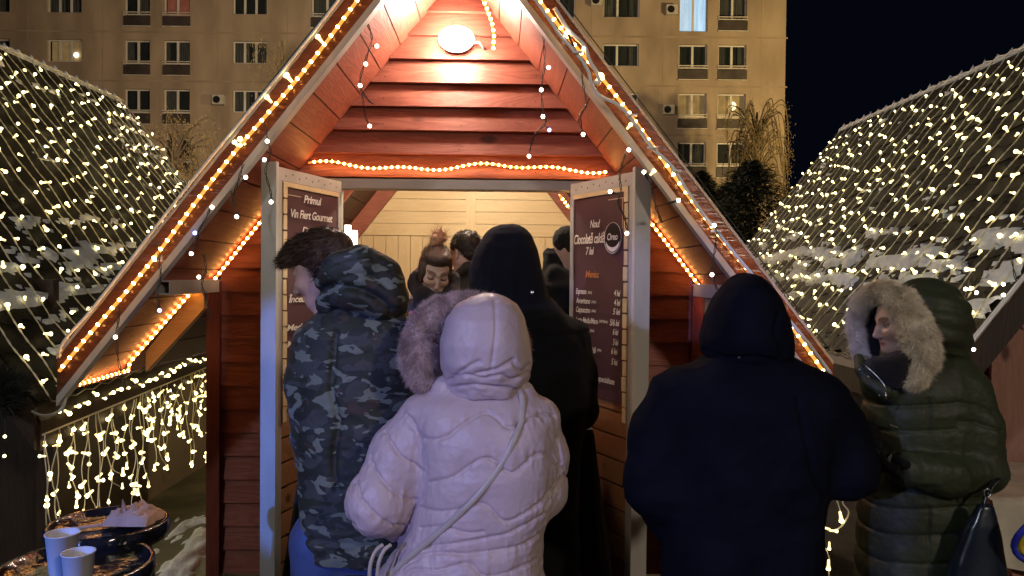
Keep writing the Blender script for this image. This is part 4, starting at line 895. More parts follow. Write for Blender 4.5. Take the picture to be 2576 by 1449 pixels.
# ================================================================ PEOPLE: implicit surfaces meshed with surface nets
def surface_nets(xs, ys, zs, Fv):
    ins = Fv < 0; nx, ny, nz = Fv.shape
    cnt = np.zeros((nx - 1, ny - 1, nz - 1), np.int8)
    for a in (0, 1):
        for b in (0, 1):
            for c in (0, 1): cnt += ins[a:nx - 1 + a, b:ny - 1 + b, c:nz - 1 + c]
    act = (cnt > 0) & (cnt < 8); I, J, K = np.nonzero(act); n = len(I)
    idx = -np.ones(act.shape, np.int32); idx[I, J, K] = np.arange(n)
    off = [(a, b, c) for a in (0, 1) for b in (0, 1) for c in (0, 1)]
    val = {o: Fv[I + o[0], J + o[1], K + o[2]] for o in off}
    pos = {o: np.stack([xs[I + o[0]], ys[J + o[1]], zs[K + o[2]]], 1) for o in off}
    acc = np.zeros((n, 3)); num = np.zeros(n)
    for o in off:
        for ax in range(3):
            if o[ax] == 0:
                q = tuple(1 if k == ax else o[k] for k in range(3)); va, vb = val[o], val[q]; cr = (va < 0) != (vb < 0)
                t = np.where(cr, va / np.where(np.abs(va - vb) < 1e-12, 1, va - vb), 0)
                acc += np.where(cr[:, None], pos[o] + (pos[q] - pos[o]) * t[:, None], 0); num += cr
    V = acc / num[:, None]; faces = []
    for ax in range(3):
        sl0 = [slice(1, -1)] * 3; sl0[ax] = slice(0, -1); sl1 = [slice(1, -1)] * 3; sl1[ax] = slice(1, None)
        a = ins[tuple(sl0)]; b = ins[tuple(sl1)]; ii = np.nonzero(a != b)
        fl = a[ii]; g_ = [ii[k] + (0 if k == ax else 1) for k in range(3)]
        u, v = (ax + 1) % 3, (ax + 2) % 3
        def cell(du, dv):
            q = [g_[0].copy(), g_[1].copy(), g_[2].copy()]; q[u] = q[u] + du; q[v] = q[v] + dv; return idx[q[0], q[1], q[2]]
        qd = np.stack([cell(-1, -1), cell(0, -1), cell(0, 0), cell(-1, 0)], 1); qd[~fl] = qd[~fl][:, ::-1]; faces.append(qd)
    return V, np.concatenate(faces)
class Sdf:
    def __init__(s, lo, hi, res, fine=None, fres=0.0035):
        ax = []
        for k in range(3):
            if fine is None: a = np.arange(lo[k], hi[k] + res, res)
            else:
                f0, f1 = fine[0][k], fine[1][k]
                a = np.concatenate([np.arange(lo[k], f0, res), np.arange(max(f0, lo[k]), min(f1, hi[k]), fres), np.arange(min(f1, hi[k]), hi[k] + res, res)]); a = np.unique(np.round(a, 6))
                a = a[np.concatenate([[True], np.diff(a) > fres * 0.4])]
            ax.append(a)
        s.x, s.y, s.z = ax; s.F = np.full((len(s.x), len(s.y), len(s.z)), 0.25, np.float32); s.Mx = Matrix.Identity(4)
    def frame(s, m): s.Mx = m; return s
    def W(s, p): return np.array((s.Mx @ Vector(p))[:])
    def _blk(s, lo, hi, k):
        m = k + 0.03; sl = []
        for a, l, h_ in zip((s.x, s.y, s.z), lo, hi):
            i0 = np.searchsorted(a, l - m); i1 = np.searchsorted(a, h_ + m); sl.append(slice(max(0, i0 - 1), min(len(a), i1 + 1)))
        X, Y, Z = np.meshgrid(s.x[sl[0]], s.y[sl[1]], s.z[sl[2]], indexing='ij', sparse=True); return tuple(sl), X, Y, Z
    def _mix(s, sl, d, k, op):
        A = s.F[sl]; d = d.astype(np.float32)
        if op == 'u':
            if k <= 0: s.F[sl] = np.minimum(A, d)
            else:
                h_ = np.clip(k - np.abs(A - d), 0, None) / k; s.F[sl] = np.minimum(A, d) - h_ * h_ * k * 0.25
        else:
            B = -d
            if k <= 0: s.F[sl] = np.maximum(A, B)
            else:
                h_ = np.clip(k - np.abs(A - B), 0, None) / k; s.F[sl] = np.maximum(A, B) + h_ * h_ * k * 0.25
    def cap(s, a, b, ra, rb, k=0.02, op='u', flat=None):
        """tapered limb; flat=(axis,factor) squashes it"""
        a, b = s.W(a), s.W(b); r = max(ra, rb); sl, X, Y, Z = s._blk(np.minimum(a, b) - r, np.maximum(a, b) + r, k)
        ab = b - a; L = max(1e-9, ab @ ab); t = np.clip(((X - a[0]) * ab[0] + (Y - a[1]) * ab[1] + (Z - a[2]) * ab[2]) / L, 0, 1)
        d = np.sqrt((X - a[0] - ab[0] * t) ** 2 + (Y - a[1] - ab[1] * t) ** 2 + (Z - a[2] - ab[2] * t) ** 2) - (ra + (rb - ra) * t)
        s._mix(sl, d, k, op); return s
    def chain(s, pts, rs, k=0.02, op='u'):
        for i in range(len(pts) - 1): s.cap(pts[i], pts[i + 1], rs[i], rs[i + 1], k, op)
        return s
    def ell(s, c, r, k=0.02, op='u', rot=None):
        c = s.W(c); A = s.Mx.to_3x3().normalized()
        if rot is not None: A = A @ Euler([R(q) for q in rot]).to_matrix()
        A = np.array(A); rm = max(r); sl, X, Y, Z = s._blk(c - rm, c + rm, k); dx, dy, dz = X - c[0], Y - c[1], Z - c[2]
        l = [(dx * A[0, i] + dy * A[1, i] + dz * A[2, i]) for i in range(3)]
        k0 = np.sqrt(sum((l[i] / r[i]) ** 2 for i in range(3))); k1 = np.sqrt(sum((l[i] / r[i] ** 2) ** 2 for i in range(3)))
        s._mix(sl, k0 * (k0 - 1) / np.maximum(k1, 1e-6), k, op); return s
    def loft(s, rows, k=0.03, op='u', n=2.3, smooth=3):
        """rows of (z, cx, cy, rx, ry), any order"""
        rows = sorted(rows); zz = np.array([q[0] for q in rows]); zf = np.linspace(zz[0], zz[-1], 220); cols_ = []
        for c in range(1, 5):
            v = np.interp(zf, zz, [q[c] for q in rows]); w_ = int(220 * 0.03) + 2; kk = np.hanning(2 * w_ + 1); kk /= kk.sum()
            v2 = np.convolve(np.pad(v, w_, mode='reflect', reflect_type='odd'), kk, 'valid'); cols_.append(np.maximum(v2, 0.004) if c > 2 else v2)
        cx, cy, rx, ry = cols_; lo = [(cx - rx).min(), (cy - ry).min(), zz[0]]; hi = [(cx + rx).max(), (cy + ry).max(), zz[-1]]
        sl, X, Y, Z = s._blk(np.array(lo), np.array(hi), k); zq = Z
        I = lambda v: np.interp(zq.ravel(), zf, v).reshape(zq.shape); CX, CY, RX, RY = I(cx), I(cy), I(rx), I(ry)
        q = (np.abs((X - CX) / RX) ** n + np.abs((Y - CY) / RY) ** n) ** (1 / n); dr = (q - 1) * np.minimum(RX, RY)
        dz = np.maximum(zz[0] - Z, Z - zz[-1]) + 0 * dr; d = np.where(dz > 0, np.sqrt(np.maximum(dr, 0) ** 2 + dz ** 2), np.maximum(dr, dz)); d = np.maximum(d, dz)
        s._mix(sl, d, k, op); return s
    def mesh(s, name):
        V, Fc = surface_nets(s.x, s.y, s.z, s.F); me = bpy.data.meshes.new(name)
        me.vertices.add(len(V)); me.vertices.foreach_set('co', V.astype(np.float32).ravel())
        me.loops.add(Fc.size); me.loops.foreach_set('vertex_index', Fc.astype(np.int32).ravel())
        me.polygons.add(len(Fc)); me.polygons.foreach_set('loop_start', np.arange(0, Fc.size, 4, dtype=np.int32)); me.polygons.foreach_set('loop_total', np.full(len(Fc), 4, np.int32))
        me.update(calc_edges=True); me.validate(); me.polygons.foreach_set('use_smooth', [True] * len(me.polygons)); return me
def verts(me):
    a = np.empty(len(me.vertices) * 3, np.float32); me.vertices.foreach_get('co', a); return a.reshape(-1, 3).astype(float)
def normals(me):
    a = np.empty(len(me.vertices) * 3, np.float32); me.vertex_normals.foreach_get('vector', a); return a.reshape(-1, 3).astype(float)
def displace(me, d):
    v = verts(me) + normals(me) * d[:, None]; me.vertices.foreach_set('co', v.astype(np.float32).ravel()); me.update()
def relax(me, it=1):
    v = verts(me); e = np.empty(len(me.edges) * 2, np.int32); me.edges.foreach_get('vertices', e); e = e.reshape(-1, 2)
    for _ in range(it):
        s_ = np.zeros_like(v); c = np.zeros(len(v))
        for k in range(3): s_[:, k] = np.bincount(e[:, 0], v[e[:, 1], k], len(v)) + np.bincount(e[:, 1], v[e[:, 0], k], len(v))
        c = np.bincount(e[:, 0], minlength=len(v)) + np.bincount(e[:, 1], minlength=len(v)); v = v * 0.5 + 0.5 * s_ / np.maximum(c, 1)[:, None]
    me.vertices.foreach_set('co', v.astype(np.float32).ravel()); me.update()
_T = rng.random((64, 64, 64)).astype(np.float32)
def vn(p, s=1.0, seed=0):
    """value noise -1..1 for arrays (n,3)"""
    q = p * s + seed * 17.3; i = np.floor(q).astype(int); f = q - i; f = f * f * (3 - 2 * f); o = 0
    for a in (0, 1):
        for b in (0, 1):
            for c in (0, 1):
                w_ = (f[:, 0] if a else 1 - f[:, 0]) * (f[:, 1] if b else 1 - f[:, 1]) * (f[:, 2] if c else 1 - f[:, 2]); o = o + w_ * _T[(i[:, 0] + a) % 64, (i[:, 1] + b) % 64, (i[:, 2] + c) % 64]
    return o * 2 - 1
def wrinkle(p, s=(14, 14, 5), seed=0, warp=0.05):
    """soft creases: ridged noise"""
    w_ = np.stack([vn(p, 5, seed + 1), vn(p, 5, seed + 2), vn(p, 5, seed + 3)], 1) * warp; q = (p + w_) * np.array(s)
    a = 1 - np.abs(vn(q, 1, seed)) ** 0.8; b_ = 1 - np.abs(vn(q * 2.1, 1, seed + 5)) ** 0.8; return a * 0.7 + b_ * 0.3 - 0.5
def polydist(px, py, line):
    line = np.array(line, float); d = np.full(len(px), 1e9)
    for a, b in zip(line, line[1:]):
        ab = b - a; t = np.clip(((px - a[0]) * ab[0] + (py - a[1]) * ab[1]) / (ab @ ab), 0, 1); d = np.minimum(d, np.hypot(px - a[0] - ab[0] * t, py - a[1] - ab[1] * t))
    return d
def sm2(line, n=6): return [(p.x, p.y) for p in smoothpath([(x, y, 0) for x, y in line], n)]
# ---- head in its own frame: face towards -y, up z, origin between the ears
def head_frame(c, yaw, pitch, roll=0, sc=1.0):
    return Matrix.Translation(Vector(c)) @ Matrix.Rotation(R(yaw), 4, 'Z') @ Matrix.Rotation(R(roll), 4, 'Y') @ Matrix.Rotation(R(pitch), 4, 'X') @ Matrix.Scale(sc, 4)
def add_head(s, m, neck_to, female=False, eyes='down'):
    s.frame(m); w_ = 0.94 if female else 1.0
    s.ell((0, 0.018, 0.045), (0.074 * w_, 0.094, 0.082), 0.0); s.ell((0, -0.028, 0.018), (0.066 * w_, 0.062, 0.070), 0.03)
    s.ell((0, -0.034, -0.040), (0.054 * w_, 0.056, 0.064), 0.03); s.ell((0, -0.062, -0.083), (0.026 * w_, 0.026, 0.021), 0.03)
    for q in (-1, 1):
        s.cap((q * 0.055 * w_, 0.0, -0.035), (q * 0.026, -0.058, -0.078), 0.017, 0.013, 0.03)      # jaw
        s.ell((q * 0.040 * w_, -0.068, -0.018), (0.022, 0.020, 0.018), 0.03)                      # cheek
        s.cap((q * 0.010, -0.092, 0.026), (q * 0.042, -0.079, 0.030), 0.008, 0.006, 0.016)      # brow
        s.ell((q * 0.031, -0.098, 0.008), (0.017, 0.015, 0.012), 0.014, 's')                      # socket
        s.ell((q * 0.031, -0.0795, 0.007), (0.0135, 0.0125, 0.0105), 0.003)                          # lid over the eye
        s.ell((q * 0.0095, -0.106, -0.034), (0.0068, 0.0075, 0.006), 0.006)                        # nostril wing
        s.frame(m @ Matrix.Translation((q * 0.074 * w_, 0.016, -0.002)) @ Matrix.Rotation(R(q * -24), 4, 'Z'))
        s.ell((0, 0, 0), (0.008, 0.019, 0.031), 0.006); s.ell((q * 0.009, 0.001, 0.003), (0.006, 0.010, 0.019), 0.005, 's'); s.frame(m)
    s.chain([(0, -0.088, 0.020), (0, -0.103, -0.008), (0, -0.115, -0.028)], [0.0075, 0.0085, 0.0105], 0.010)
    s.cap((0, -0.106, -0.037), (0, -0.094, -0.040), 0.006, 0.005, 0.006)
    s.cap((-0.015, -0.0885, -0.0565), (0.015, -0.0885, -0.0565), 0.0055, 0.0055, 0.006); s.ell((0, -0.093, -0.055), (0.013, 0.006, 0.0050), 0.004)
    s.ell((0, -0.0905, -0.0655), (0.016, 0.0075, 0.0058), 0.004); s.cap((-0.022, -0.099, -0.0605), (0.022, -0.099, -0.0605), 0.0022, 0.0022, 0.003, 's')
    s.frame(Matrix.Identity(4)); a = m @ Vector((0, 0.025, -0.045)); s.cap(a, neck_to, 0.052 if not female else 0.045, 0.06, 0.03)
def add_hand(s, wr, d, n, side=1, curl=0.55, sc=1.0):
    """wrist point, pointing direction, palm normal; five fingers"""
    d = Vector(d).normalized(); n = (Vector(n) - d * Vector(n).dot(d)).normalized(); x = d.cross(n) * side; s.frame(Matrix.Identity(4)); wr = Vector(wr)
    for k in (-1.2, -0.4, 0.4, 1.2): s.cap(wr + x * 0.010 * k, wr + d * 0.080 * sc + x * 0.021 * k * 0.85, 0.013, 0.011, 0.010)
    for k, L in zip((-1.5, -0.5, 0.5, 1.5), (0.066, 0.076, 0.072, 0.056)):
        a = wr + d * 0.083 * sc + x * 0.0205 * k; p = a; di = d.copy(); ln = [L * 0.46, L * 0.32, L * 0.26]; rs = [0.0092, 0.0086, 0.0080, 0.0070]
        for j in range(3):
            di = (di * math.cos(curl * (0.7 + 0.3 * j)) + n * math.sin(curl * (0.7 + 0.3 * j))).normalized(); q = p + di * ln[j] * sc; s.cap(p, q, rs[j], rs[j + 1], 0.003); p = q
    a = wr + d * 0.022 - x * 0.022; b = a + (d * 0.8 - x * 0.6 + n * 0.35) * 0.035; s.chain([a, b, b + (d * 0.9 - x * 0.05 + n * 0.4) * 0.032, b + (d * 0.85 + x * 0.1 + n * 0.5) * 0.056], [0.0125, 0.0105, 0.009, 0.0075], 0.006)
def skin_mat(name, c):
    m, N, L, b = new_mat(name); at = N.new('ShaderNodeAttribute'); at.attribute_name = 'tint'
    n = N.new('ShaderNodeTexNoise'); n.inputs['Scale'].default_value = 60; n.inputs['Detail'].default_value = 4; tc = N.new('ShaderNodeTexCoord'); L.new(tc.outputs['Object'], n.inputs[0])
    n2 = N.new('ShaderNodeTexNoise'); n2.inputs['Scale'].default_value = 14; L.new(tc.outputs['Object'], n2.inputs[0])
    mr = N.new('ShaderNodeMapRange'); mr.inputs[3].default_value = 0.86; mr.inputs[4].default_value = 1.12; L.new(n2.outputs[0], mr.inputs[0])
    mx = N.new('ShaderNodeMix'); mx.data_type = 'RGBA'; mx.blend_type = 'MULTIPLY'; mx.inputs[0].default_value = 1; mx.inputs[6].default_value = (*c, 1); L.new(at.outputs['Color'], mx.inputs[7])
    m2 = N.new('ShaderNodeMix'); m2.data_type = 'RGBA'; m2.blend_type = 'MULTIPLY'; m2.inputs[0].default_value = 1; L.new(mx.outputs[2], m2.inputs[6]); L.new(mr.outputs[0], m2.inputs[7]); L.new(m2.outputs[2], b.inputs['Base Color'])
    b.inputs['Roughness'].default_value = 0.48; b.inputs['Subsurface Weight'].default_value = 0.12; b.inputs['Subsurface Radius'].default_value = (0.02, 0.008, 0.004); b.inputs['Subsurface Scale'].default_value = 0.5
    bp = N.new('ShaderNodeBump'); bp.inputs['Strength'].default_value = 0.12; bp.inputs['Distance'].default_value = 0.002; L.new(n.outputs[0], bp.inputs['Height']); L.new(bp.outputs[0], b.inputs['Normal']); return m
def tint(me, m, glove=None, stubble=0.0, opened=False):
    """colour of lips, brows, lashes and painted eye socket shade on the body mesh, from head coordinates"""
    v = verts(me); inv = np.array(m.inverted()); q = v @ inv[:3, :3].T + inv[:3, 3]; c = np.ones((len(v), 4), np.float32); x, y, z = np.abs(q[:, 0]), q[:, 1], q[:, 2]; front = y < -0.05
    def put(mask, col):
        for k in range(3): c[:, k] = c[:, k] * (1 - mask) + col[k] * mask
    put(np.exp(-((x - 0.04) / 0.02) ** 2 - ((z + 0.02) / 0.02) ** 2) * front * 0.35, (1.0, 0.72, 0.68))
    if stubble: put(np.clip((-(z + 0.045)) / 0.02, 0, 1) * front * stubble, (0.55, 0.5, 0.48))
    put(np.clip(1.2 - np.hypot(q[:, 0] / 0.020, (z + 0.061) / 0.0095), 0, 1) ** 0.6 * (y < -0.078), (0.80, 0.42, 0.42))
    put(np.clip(1.6 - np.abs(z + 0.0605 + 0.0) / 0.0016, 0, 1) * (x < 0.020) * (y < -0.078) * 0.8, (0.35, 0.15, 0.14))
    zb = 0.030 + 0.005 * np.sin(np.clip((x - 0.012) / 0.036, 0, 1) * 2.6); put(np.clip(1.5 - np.abs(z - zb) / 0.0052, 0, 1) * (x > 0.011) * (x < 0.05) * (y < -0.055) * 0.85, (0.13, 0.09, 0.07))
    r_ = np.hypot((x - 0.031) / 0.0155, (z - 0.007) / 0.012); put(np.clip(1.35 - r_, 0, 1) * (y < -0.06) * 0.55, (0.50, 0.36, 0.34))  # shade of the eye sockets painted into the skin colour
    if opened:
        e_ = np.hypot((x - 0.031) / 0.0125, (z - 0.006) / 0.0062); put(np.clip((1.1 - e_) * 4, 0, 1) * (y < -0.06), (0.95, 1.25, 1.4)); put(np.clip(1.4 - np.hypot(x - 0.030, z - 0.006) / 0.0052, 0, 1) * (y < -0.06), (0.06, 0.05, 0.05))
    zl = (0.0125 if opened else 0.0025) - 0.003 * np.cos((x - 0.031) / 0.0135 * 1.5); put(np.clip(1.5 - np.abs(z - zl) / 0.0032, 0, 1) * (np.abs(x - 0.031) < 0.0150) * (y < -0.06), (0.07, 0.04, 0.04))
    at = me.color_attributes.new('tint', 'FLOAT_COLOR', 'POINT'); at.data.foreach_set('color', c.ravel())
SK = skin_mat('skin', (0.62, 0.42, 0.32)); SKP = skin_mat('pale_skin', (0.62, 0.40, 0.33))
def person(label, foot, hip, hipw, sh, head, skel, skin=SK, female=False, facefine=False, trousers=None, shoes=None, group=None, legs=True, stubble=0.0, opened=False):
    """skel: dict with 'L','R' -> (shoulder, elbow, wrist, palm normal); body is one mesh with head, neck, arms, hands, legs and feet"""
    r = root('person', (foot[0], foot[1], 0), label, 'person', group); hip = Vector(hip); sh = Vector(sh); hc = head @ Vector((0, 0, 0))
    pts = [hip, sh, hc, Vector((foot[0], foot[1], 0))] + [Vector(p) for k in 'LR' for p in skel[k][:3]]
    lo = [min(p[k] for p in pts) - 0.26 for k in range(3)]; hi = [max(p[k] for p in pts) + 0.26 for k in range(3)]; lo[2] = -0.02; hi[2] = hc.z + 0.17
    s = Sdf(lo, hi, 0.0075, ((hc[0] - 0.13, hc[1] - 0.13, hc[2] - 0.13), (hc[0] + 0.13, hc[1] + 0.13, hc[2] + 0.14)) if facefine else None, 0.0030)
    add_head(s, head, sh + Vector((0, 0, 0.04)), female); s.frame(Matrix.Identity(4))
    u = (Vector(skel['R'][0]) - Vector(skel['L'][0])).normalized()
    s.cap(sh - u * 0.05, hip + Vector((0, 0, 0.02)), 0.085, 0.088, 0.05); s.cap(sh + u * 0.05, hip + Vector((0, 0, 0.02)), 0.085, 0.088, 0.05)
    for k, sd in (('L', 1), ('R', -1)):
        a, e, w_, n = [Vector(q) for q in skel[k]]; s.cap(sh, a, 0.05, 0.045, 0.03); s.cap(a, e, 0.045, 0.036, 0.02); s.cap(e, w_, 0.036, 0.025, 0.02); add_hand(s, w_, (w_ - e), n, sd)
    kn = {}
    fw = Vector((head.to_3x3() @ Vector((0, -1, 0))).xy.to_3d()); fw = Vector(skel.get('fwd', fw)); fw.z = 0; fw.normalize()
    for sd in (-1, 1):
        a = hip + u * sd * 0.085; f_ = Vector((foot[0], foot[1], 0.075)) + u * sd * hipw; kneep = (a + f_) / 2 + fw * 0.02; kn[sd] = (a, kneep, f_); s.chain([a, kneep, f_], [0.078, 0.052, 0.036], 0.03); s.cap(f_ - Vector((0, 0, 0.03)), f_ + fw * 0.15 - Vector((0, 0, 0.045)), 0.032, 0.024, 0.02)
    me = s.mesh('body'); tint(me, head, stubble=stubble, opened=opened); me.materials.append(skin); place('body', me, r)
    if trousers:
        s = Sdf(lo, (hi[0], hi[1], hip.z + 0.15), 0.011)
        s.cap(hip + Vector((0, 0, 0.03)) - u * 0.05, hip + Vector((0, 0, 0.03)) + u * 0.05, 0.125, 0.125, 0.03)
        for sd in (-1, 1): a, b_, c = kn[sd]; s.chain([a, b_, c + Vector((0, 0, 0.01))], [0.108, 0.080, 0.068], 0.03)
        me = s.mesh('trousers'); v = verts(me); displace(me, 0.008 * wrinkle(v, (16, 16, 10), 3)); me.materials.append(trousers); place('trousers', me, r)
    for sd in (-1, 1):
        a, b_, c = kn[sd]; c = Vector((c.x, c.y, 0)); pts = [c - fw * 0.10, c + fw * 0.24, c - fw * 0.10 + u * 0.1]
        s = Sdf((c.x - 0.3, c.y - 0.3, -0.01), (c.x + 0.3, c.y + 0.3, 0.22), 0.008)
        s.cap(c + Vector((0, 0, 0.05)) - fw * 0.05, c + fw * 0.17 + Vector((0, 0, 0.035)), 0.05, 0.040, 0.02); s.cap(c + Vector((0, 0, 0.04)), c + Vector((0, 0, 0.15)), 0.052, 0.055, 0.02); s.F = np.maximum(s.F, (0.002 - s.z)[None, None, :].astype(np.float32))
        me = s.mesh('shoe'); me.materials.append(shoes or M['black']); place('shoe', me, r)
    return r
def cloth_mesh(s, name, m, parent, disp=None, rel=1):
    me = s.mesh(name)
    if rel: relax(me, rel)
    if disp is not None: displace(me, disp(verts(me), normals(me)))
    me.materials.append(m); return place(name, me, parent)
def rows_px(Y, rows):
    """rows of (py, left, right, ry[, Y]) photo measures at depth Y -> loft rows"""
    out = []
    for q in rows:
        Yc = q[4] if len(q) > 4 else Y; a = P(q[1], q[0], Yc); b_ = P(q[2], q[0], Yc); out.append(((a.z + b_.z) / 2, (a.x + b_.x) / 2, Yc, (b_.x - a.x) / 2, q[3]))
    return out
def fur(parent, name, m, pts, nrm, length, width, seed=0, droop=0.3, flow=None, var=0.4, jit=0.55, nw=1.0):
    """tapering blades of fur from surface points"""
    rg = np.random.default_rng(seed); n = len(pts); rnd = rg.normal(size=(n, 3)); d = nrm * nw + jit * rnd + np.array([0, 0, -droop])
    if flow is not None: d = d + flow
    d /= np.linalg.norm(d, axis=1)[:, None]; L = length * (1 - var + 2 * var * rg.random(n))[:, None]; sd = np.cross(d, rg.normal(size=(n, 3))); sd /= np.maximum(np.linalg.norm(sd, axis=1), 1e-6)[:, None]; sd *= width * (0.6 + 0.8 * rg.random(n))[:, None]
    b2 = 0.6 * jit * rg.normal(size=(n, 3)) * L + np.array([0, 0, -droop * 0.6]) * L; p0 = pts - nrm * 0.002; mid = p0 + d * L * 0.55; tip = p0 + d * L + b2
    V = np.stack([p0 - sd, p0 + sd, mid + sd * 0.7, mid - sd * 0.7, tip], 1).reshape(-1, 3); k = np.arange(n)[:, None] * 5
    fq = (k + np.array([[0, 1, 2, 3]])).tolist(); ft = (k + np.array([[3, 2, 4]])).tolist(); me = bpy.data.meshes.new(name); me.from_pydata(V.tolist(), [], fq + ft); me.update(); me.materials.append(m); return place(name, me, parent)
def scatter(me_v, me_n, count, seed, mask=None):
    rg = np.random.default_rng(seed); ids = np.arange(len(me_v)) if mask is None else np.nonzero(mask)[0]; ii = rg.choice(ids, count, replace=True); return me_v[ii] + rg.normal(size=(count, 3)) * 0.0025, me_n[ii]
def data_of(o):
    v = verts(o.data) + np.array(WL[o]); return v, normals(o.data)
def bvh_of(o):
    v = verts(o.data) + np.array(WL[o]); return BVHTree.FromPolygons([tuple(q) for q in v], [tuple(p.vertices) for p in o.data.polygons])
def onto(bv, px, py, lift=0.0):
    d = (P(px, py, 1.0) - Vector((0, 0, 1.65))).normalized(); hit, nn, _, _ = bv.ray_cast(Vector((0, 0, 1.65)), d)
    return None if hit is None else hit + (nn if nn.dot(d) < 0 else -nn) * lift
def strip(bv, pts, wd, th, lift=0.004):
    """flat strap along photo positions lying on a surface"""
    c = [onto(bv, x, y, lift) for x, y in pts]; last = None; q = []
    for p in c:
        if p is None: p = last
        if p is not None: q.append(p); last = p
    q = smoothpath(q, 4); b = MB(); vs = []
    for i, p in enumerate(q):
        t = (q[min(i + 1, len(q) - 1)] - q[max(i - 1, 0)]).normalized(); vdir = (p - Vector((0, 0, 1.65))).normalized(); s_ = t.cross(vdir).normalized(); n_ = s_.cross(t).normalized()
        for a, h_ in ((-wd, 0), (-wd * 0.7, th), (wd * 0.7, th), (wd, 0)): vs.append(p + s_ * a - (n_ if n_.dot(vdir) > 0 else -n_) * h_)
    b.add(vs, [(i * 4 + k, i * 4 + k + 1, (i + 1) * 4 + k + 1, (i + 1) * 4 + k) for i in range(len(q) - 1) for k in range(3)]); return b
# ================================================================ CLOTH MATERIALS
def cloth(name, c, rough=0.8, weave=900, bump=0.2, sheen=0.2, var=0.12, spec=0.3):
    m = mat(name, c, rough, 0, var, 6, bump=bump, bscale=weave, sheen=sheen, spec=spec); return m
M['pink'] = cloth('pale_pink_nylon', (0.49, 0.395, 0.39), 0.46, 26, 0.5, 0.0, 0.05, 0.4)
M['pink_fur'] = mat('dusty_pink_fur', (0.50, 0.37, 0.33), 0.8, c2=(0.30, 0.20, 0.18), thr=(0.38, 0.55), scale=22, sheen=0.3)
M['strap'] = mat('beige_leather_strap', (0.42, 0.37, 0.31), 0.4, var=0.08, scale=30, bump=0.1)
M['black_wool'] = cloth('black_wool', (0.005, 0.005, 0.0055), 0.9, 700, 0.4, 0.05, 0.3, 0.15)
M['navy_wool'] = cloth('navy_wool', (0.0045, 0.0055, 0.009), 0.9, 700, 0.4, 0.0, 0.3, 0.06)
M['green_nylon'] = cloth('dark_green_nylon', (0.036, 0.044, 0.022), 0.55, 40, 0.35, 0.0, 0.15, 0.3)
M['cream_fur'] = mat('cream_fur', (0.92, 0.82, 0.62), 0.8, c2=(0.66, 0.55, 0.38), scale=16, thr=(0.36, 0.55), sheen=0.3)
M['scarf'] = cloth('black_knit_scarf', (0.012, 0.010, 0.012), 0.95, 250, 0.8, 0.1, 0.3)
M['dark_jacket'] = cloth('dark_olive_jacket', (0.030, 0.027, 0.020), 0.7, 500, 0.2, 0.05, 0.2)
M['floral_jacket'] = mat('dark_floral_jacket', (0.55, 0.10, 0.12), 0.6, c2=(0.020, 0.018, 0.022), scale=22, thr=(0.58, 0.62))
M['denim'] = cloth('blue_denim', (0.045, 0.085, 0.24), 0.85, 500, 0.4, 0.1, 0.25)
M['dark_trouser'] = cloth('dark_trouser_cloth', (0.012, 0.013, 0.018), 0.9, 600, 0.2, 0.0, 0.2)
M['knit_cap'] = cloth('black_knit_cap', (0.012, 0.011, 0.010), 0.95, 300, 0.8, 0.1, 0.3)
M['hair_brown'] = mat('brown_hair', (0.060, 0.031, 0.020), 0.45, var=0.4, scale=30, stretch=(6, 6, 1), bump=0.4, bscale=90)
M['hair_dark'] = mat('dark_hair', (0.022, 0.013, 0.009), 0.5, var=0.4, scale=40, bump=0.4, bscale=120)
M['hair_blond'] = mat('caramel_hair', (0.42, 0.22, 0.12), 0.45, var=0.4, scale=30, bump=0.4, bscale=90)
M['metal'] = mat('nickel', (0.6, 0.58, 0.54), 0.25, 1.0, var=0.05)
M['black_leather'] = mat('black_glossy_leather', (0.012, 0.014, 0.016), 0.22, var=0.2, scale=30, bump=0.1, spec=0.8)
def camo():
    m, N, L, b = new_mat('camouflage_cloth'); b.inputs['Roughness'].default_value = 0.7; tc = N.new('ShaderNodeTexCoord'); mp = N.new('ShaderNodeMapping'); mp.inputs['Scale'].default_value = (1.0, 1.0, 1.9); mp.inputs['Rotation'].default_value = (0, R(18), 0)
    L.new(tc.outputs['Object'], mp.inputs[0]); cur = None
    for k, (sc, th, col) in enumerate(((8.5, 0.50, (0.012, 0.016, 0.015)), (10.5, 0.545, (0.016, 0.022, 0.012)), (12.5, 0.56, (0.13, 0.155, 0.125)), (15.0, 0.64, (0.04, 0.028, 0.022)))):
        n = N.new('ShaderNodeTexNoise'); n.noise_dimensions = '4D'; n.inputs['W'].default_value = k * 3.7 + 1; n.inputs['Scale'].default_value = sc; n.inputs['Detail'].default_value = 2.2; n.inputs['Roughness'].default_value = 0.45; n.inputs['Distortion'].default_value = 0.9; L.new(mp.outputs[0], n.inputs['Vector'])
        r = N.new('ShaderNodeMapRange'); r.inputs[1].default_value = th - 0.004; r.inputs[2].default_value = th + 0.004; L.new(n.outputs[0], r.inputs[0])
        mx = N.new('ShaderNodeMix'); mx.data_type = 'RGBA'; L.new(r.outputs[0], mx.inputs[0]); mx.inputs[7].default_value = (*col, 1)
        if cur is None: mx.inputs[6].default_value = (0.036, 0.042, 0.040, 1)
        else: L.new(cur, mx.inputs[6])
        cur = mx.outputs[2]
    L.new(cur, b.inputs['Base Color']); return m
M['camo'] = camo()
def hands_fwd(sh, dx, elbow_r=0.0): pass
def Vp(px, py, Y): return P(px, py, Y)
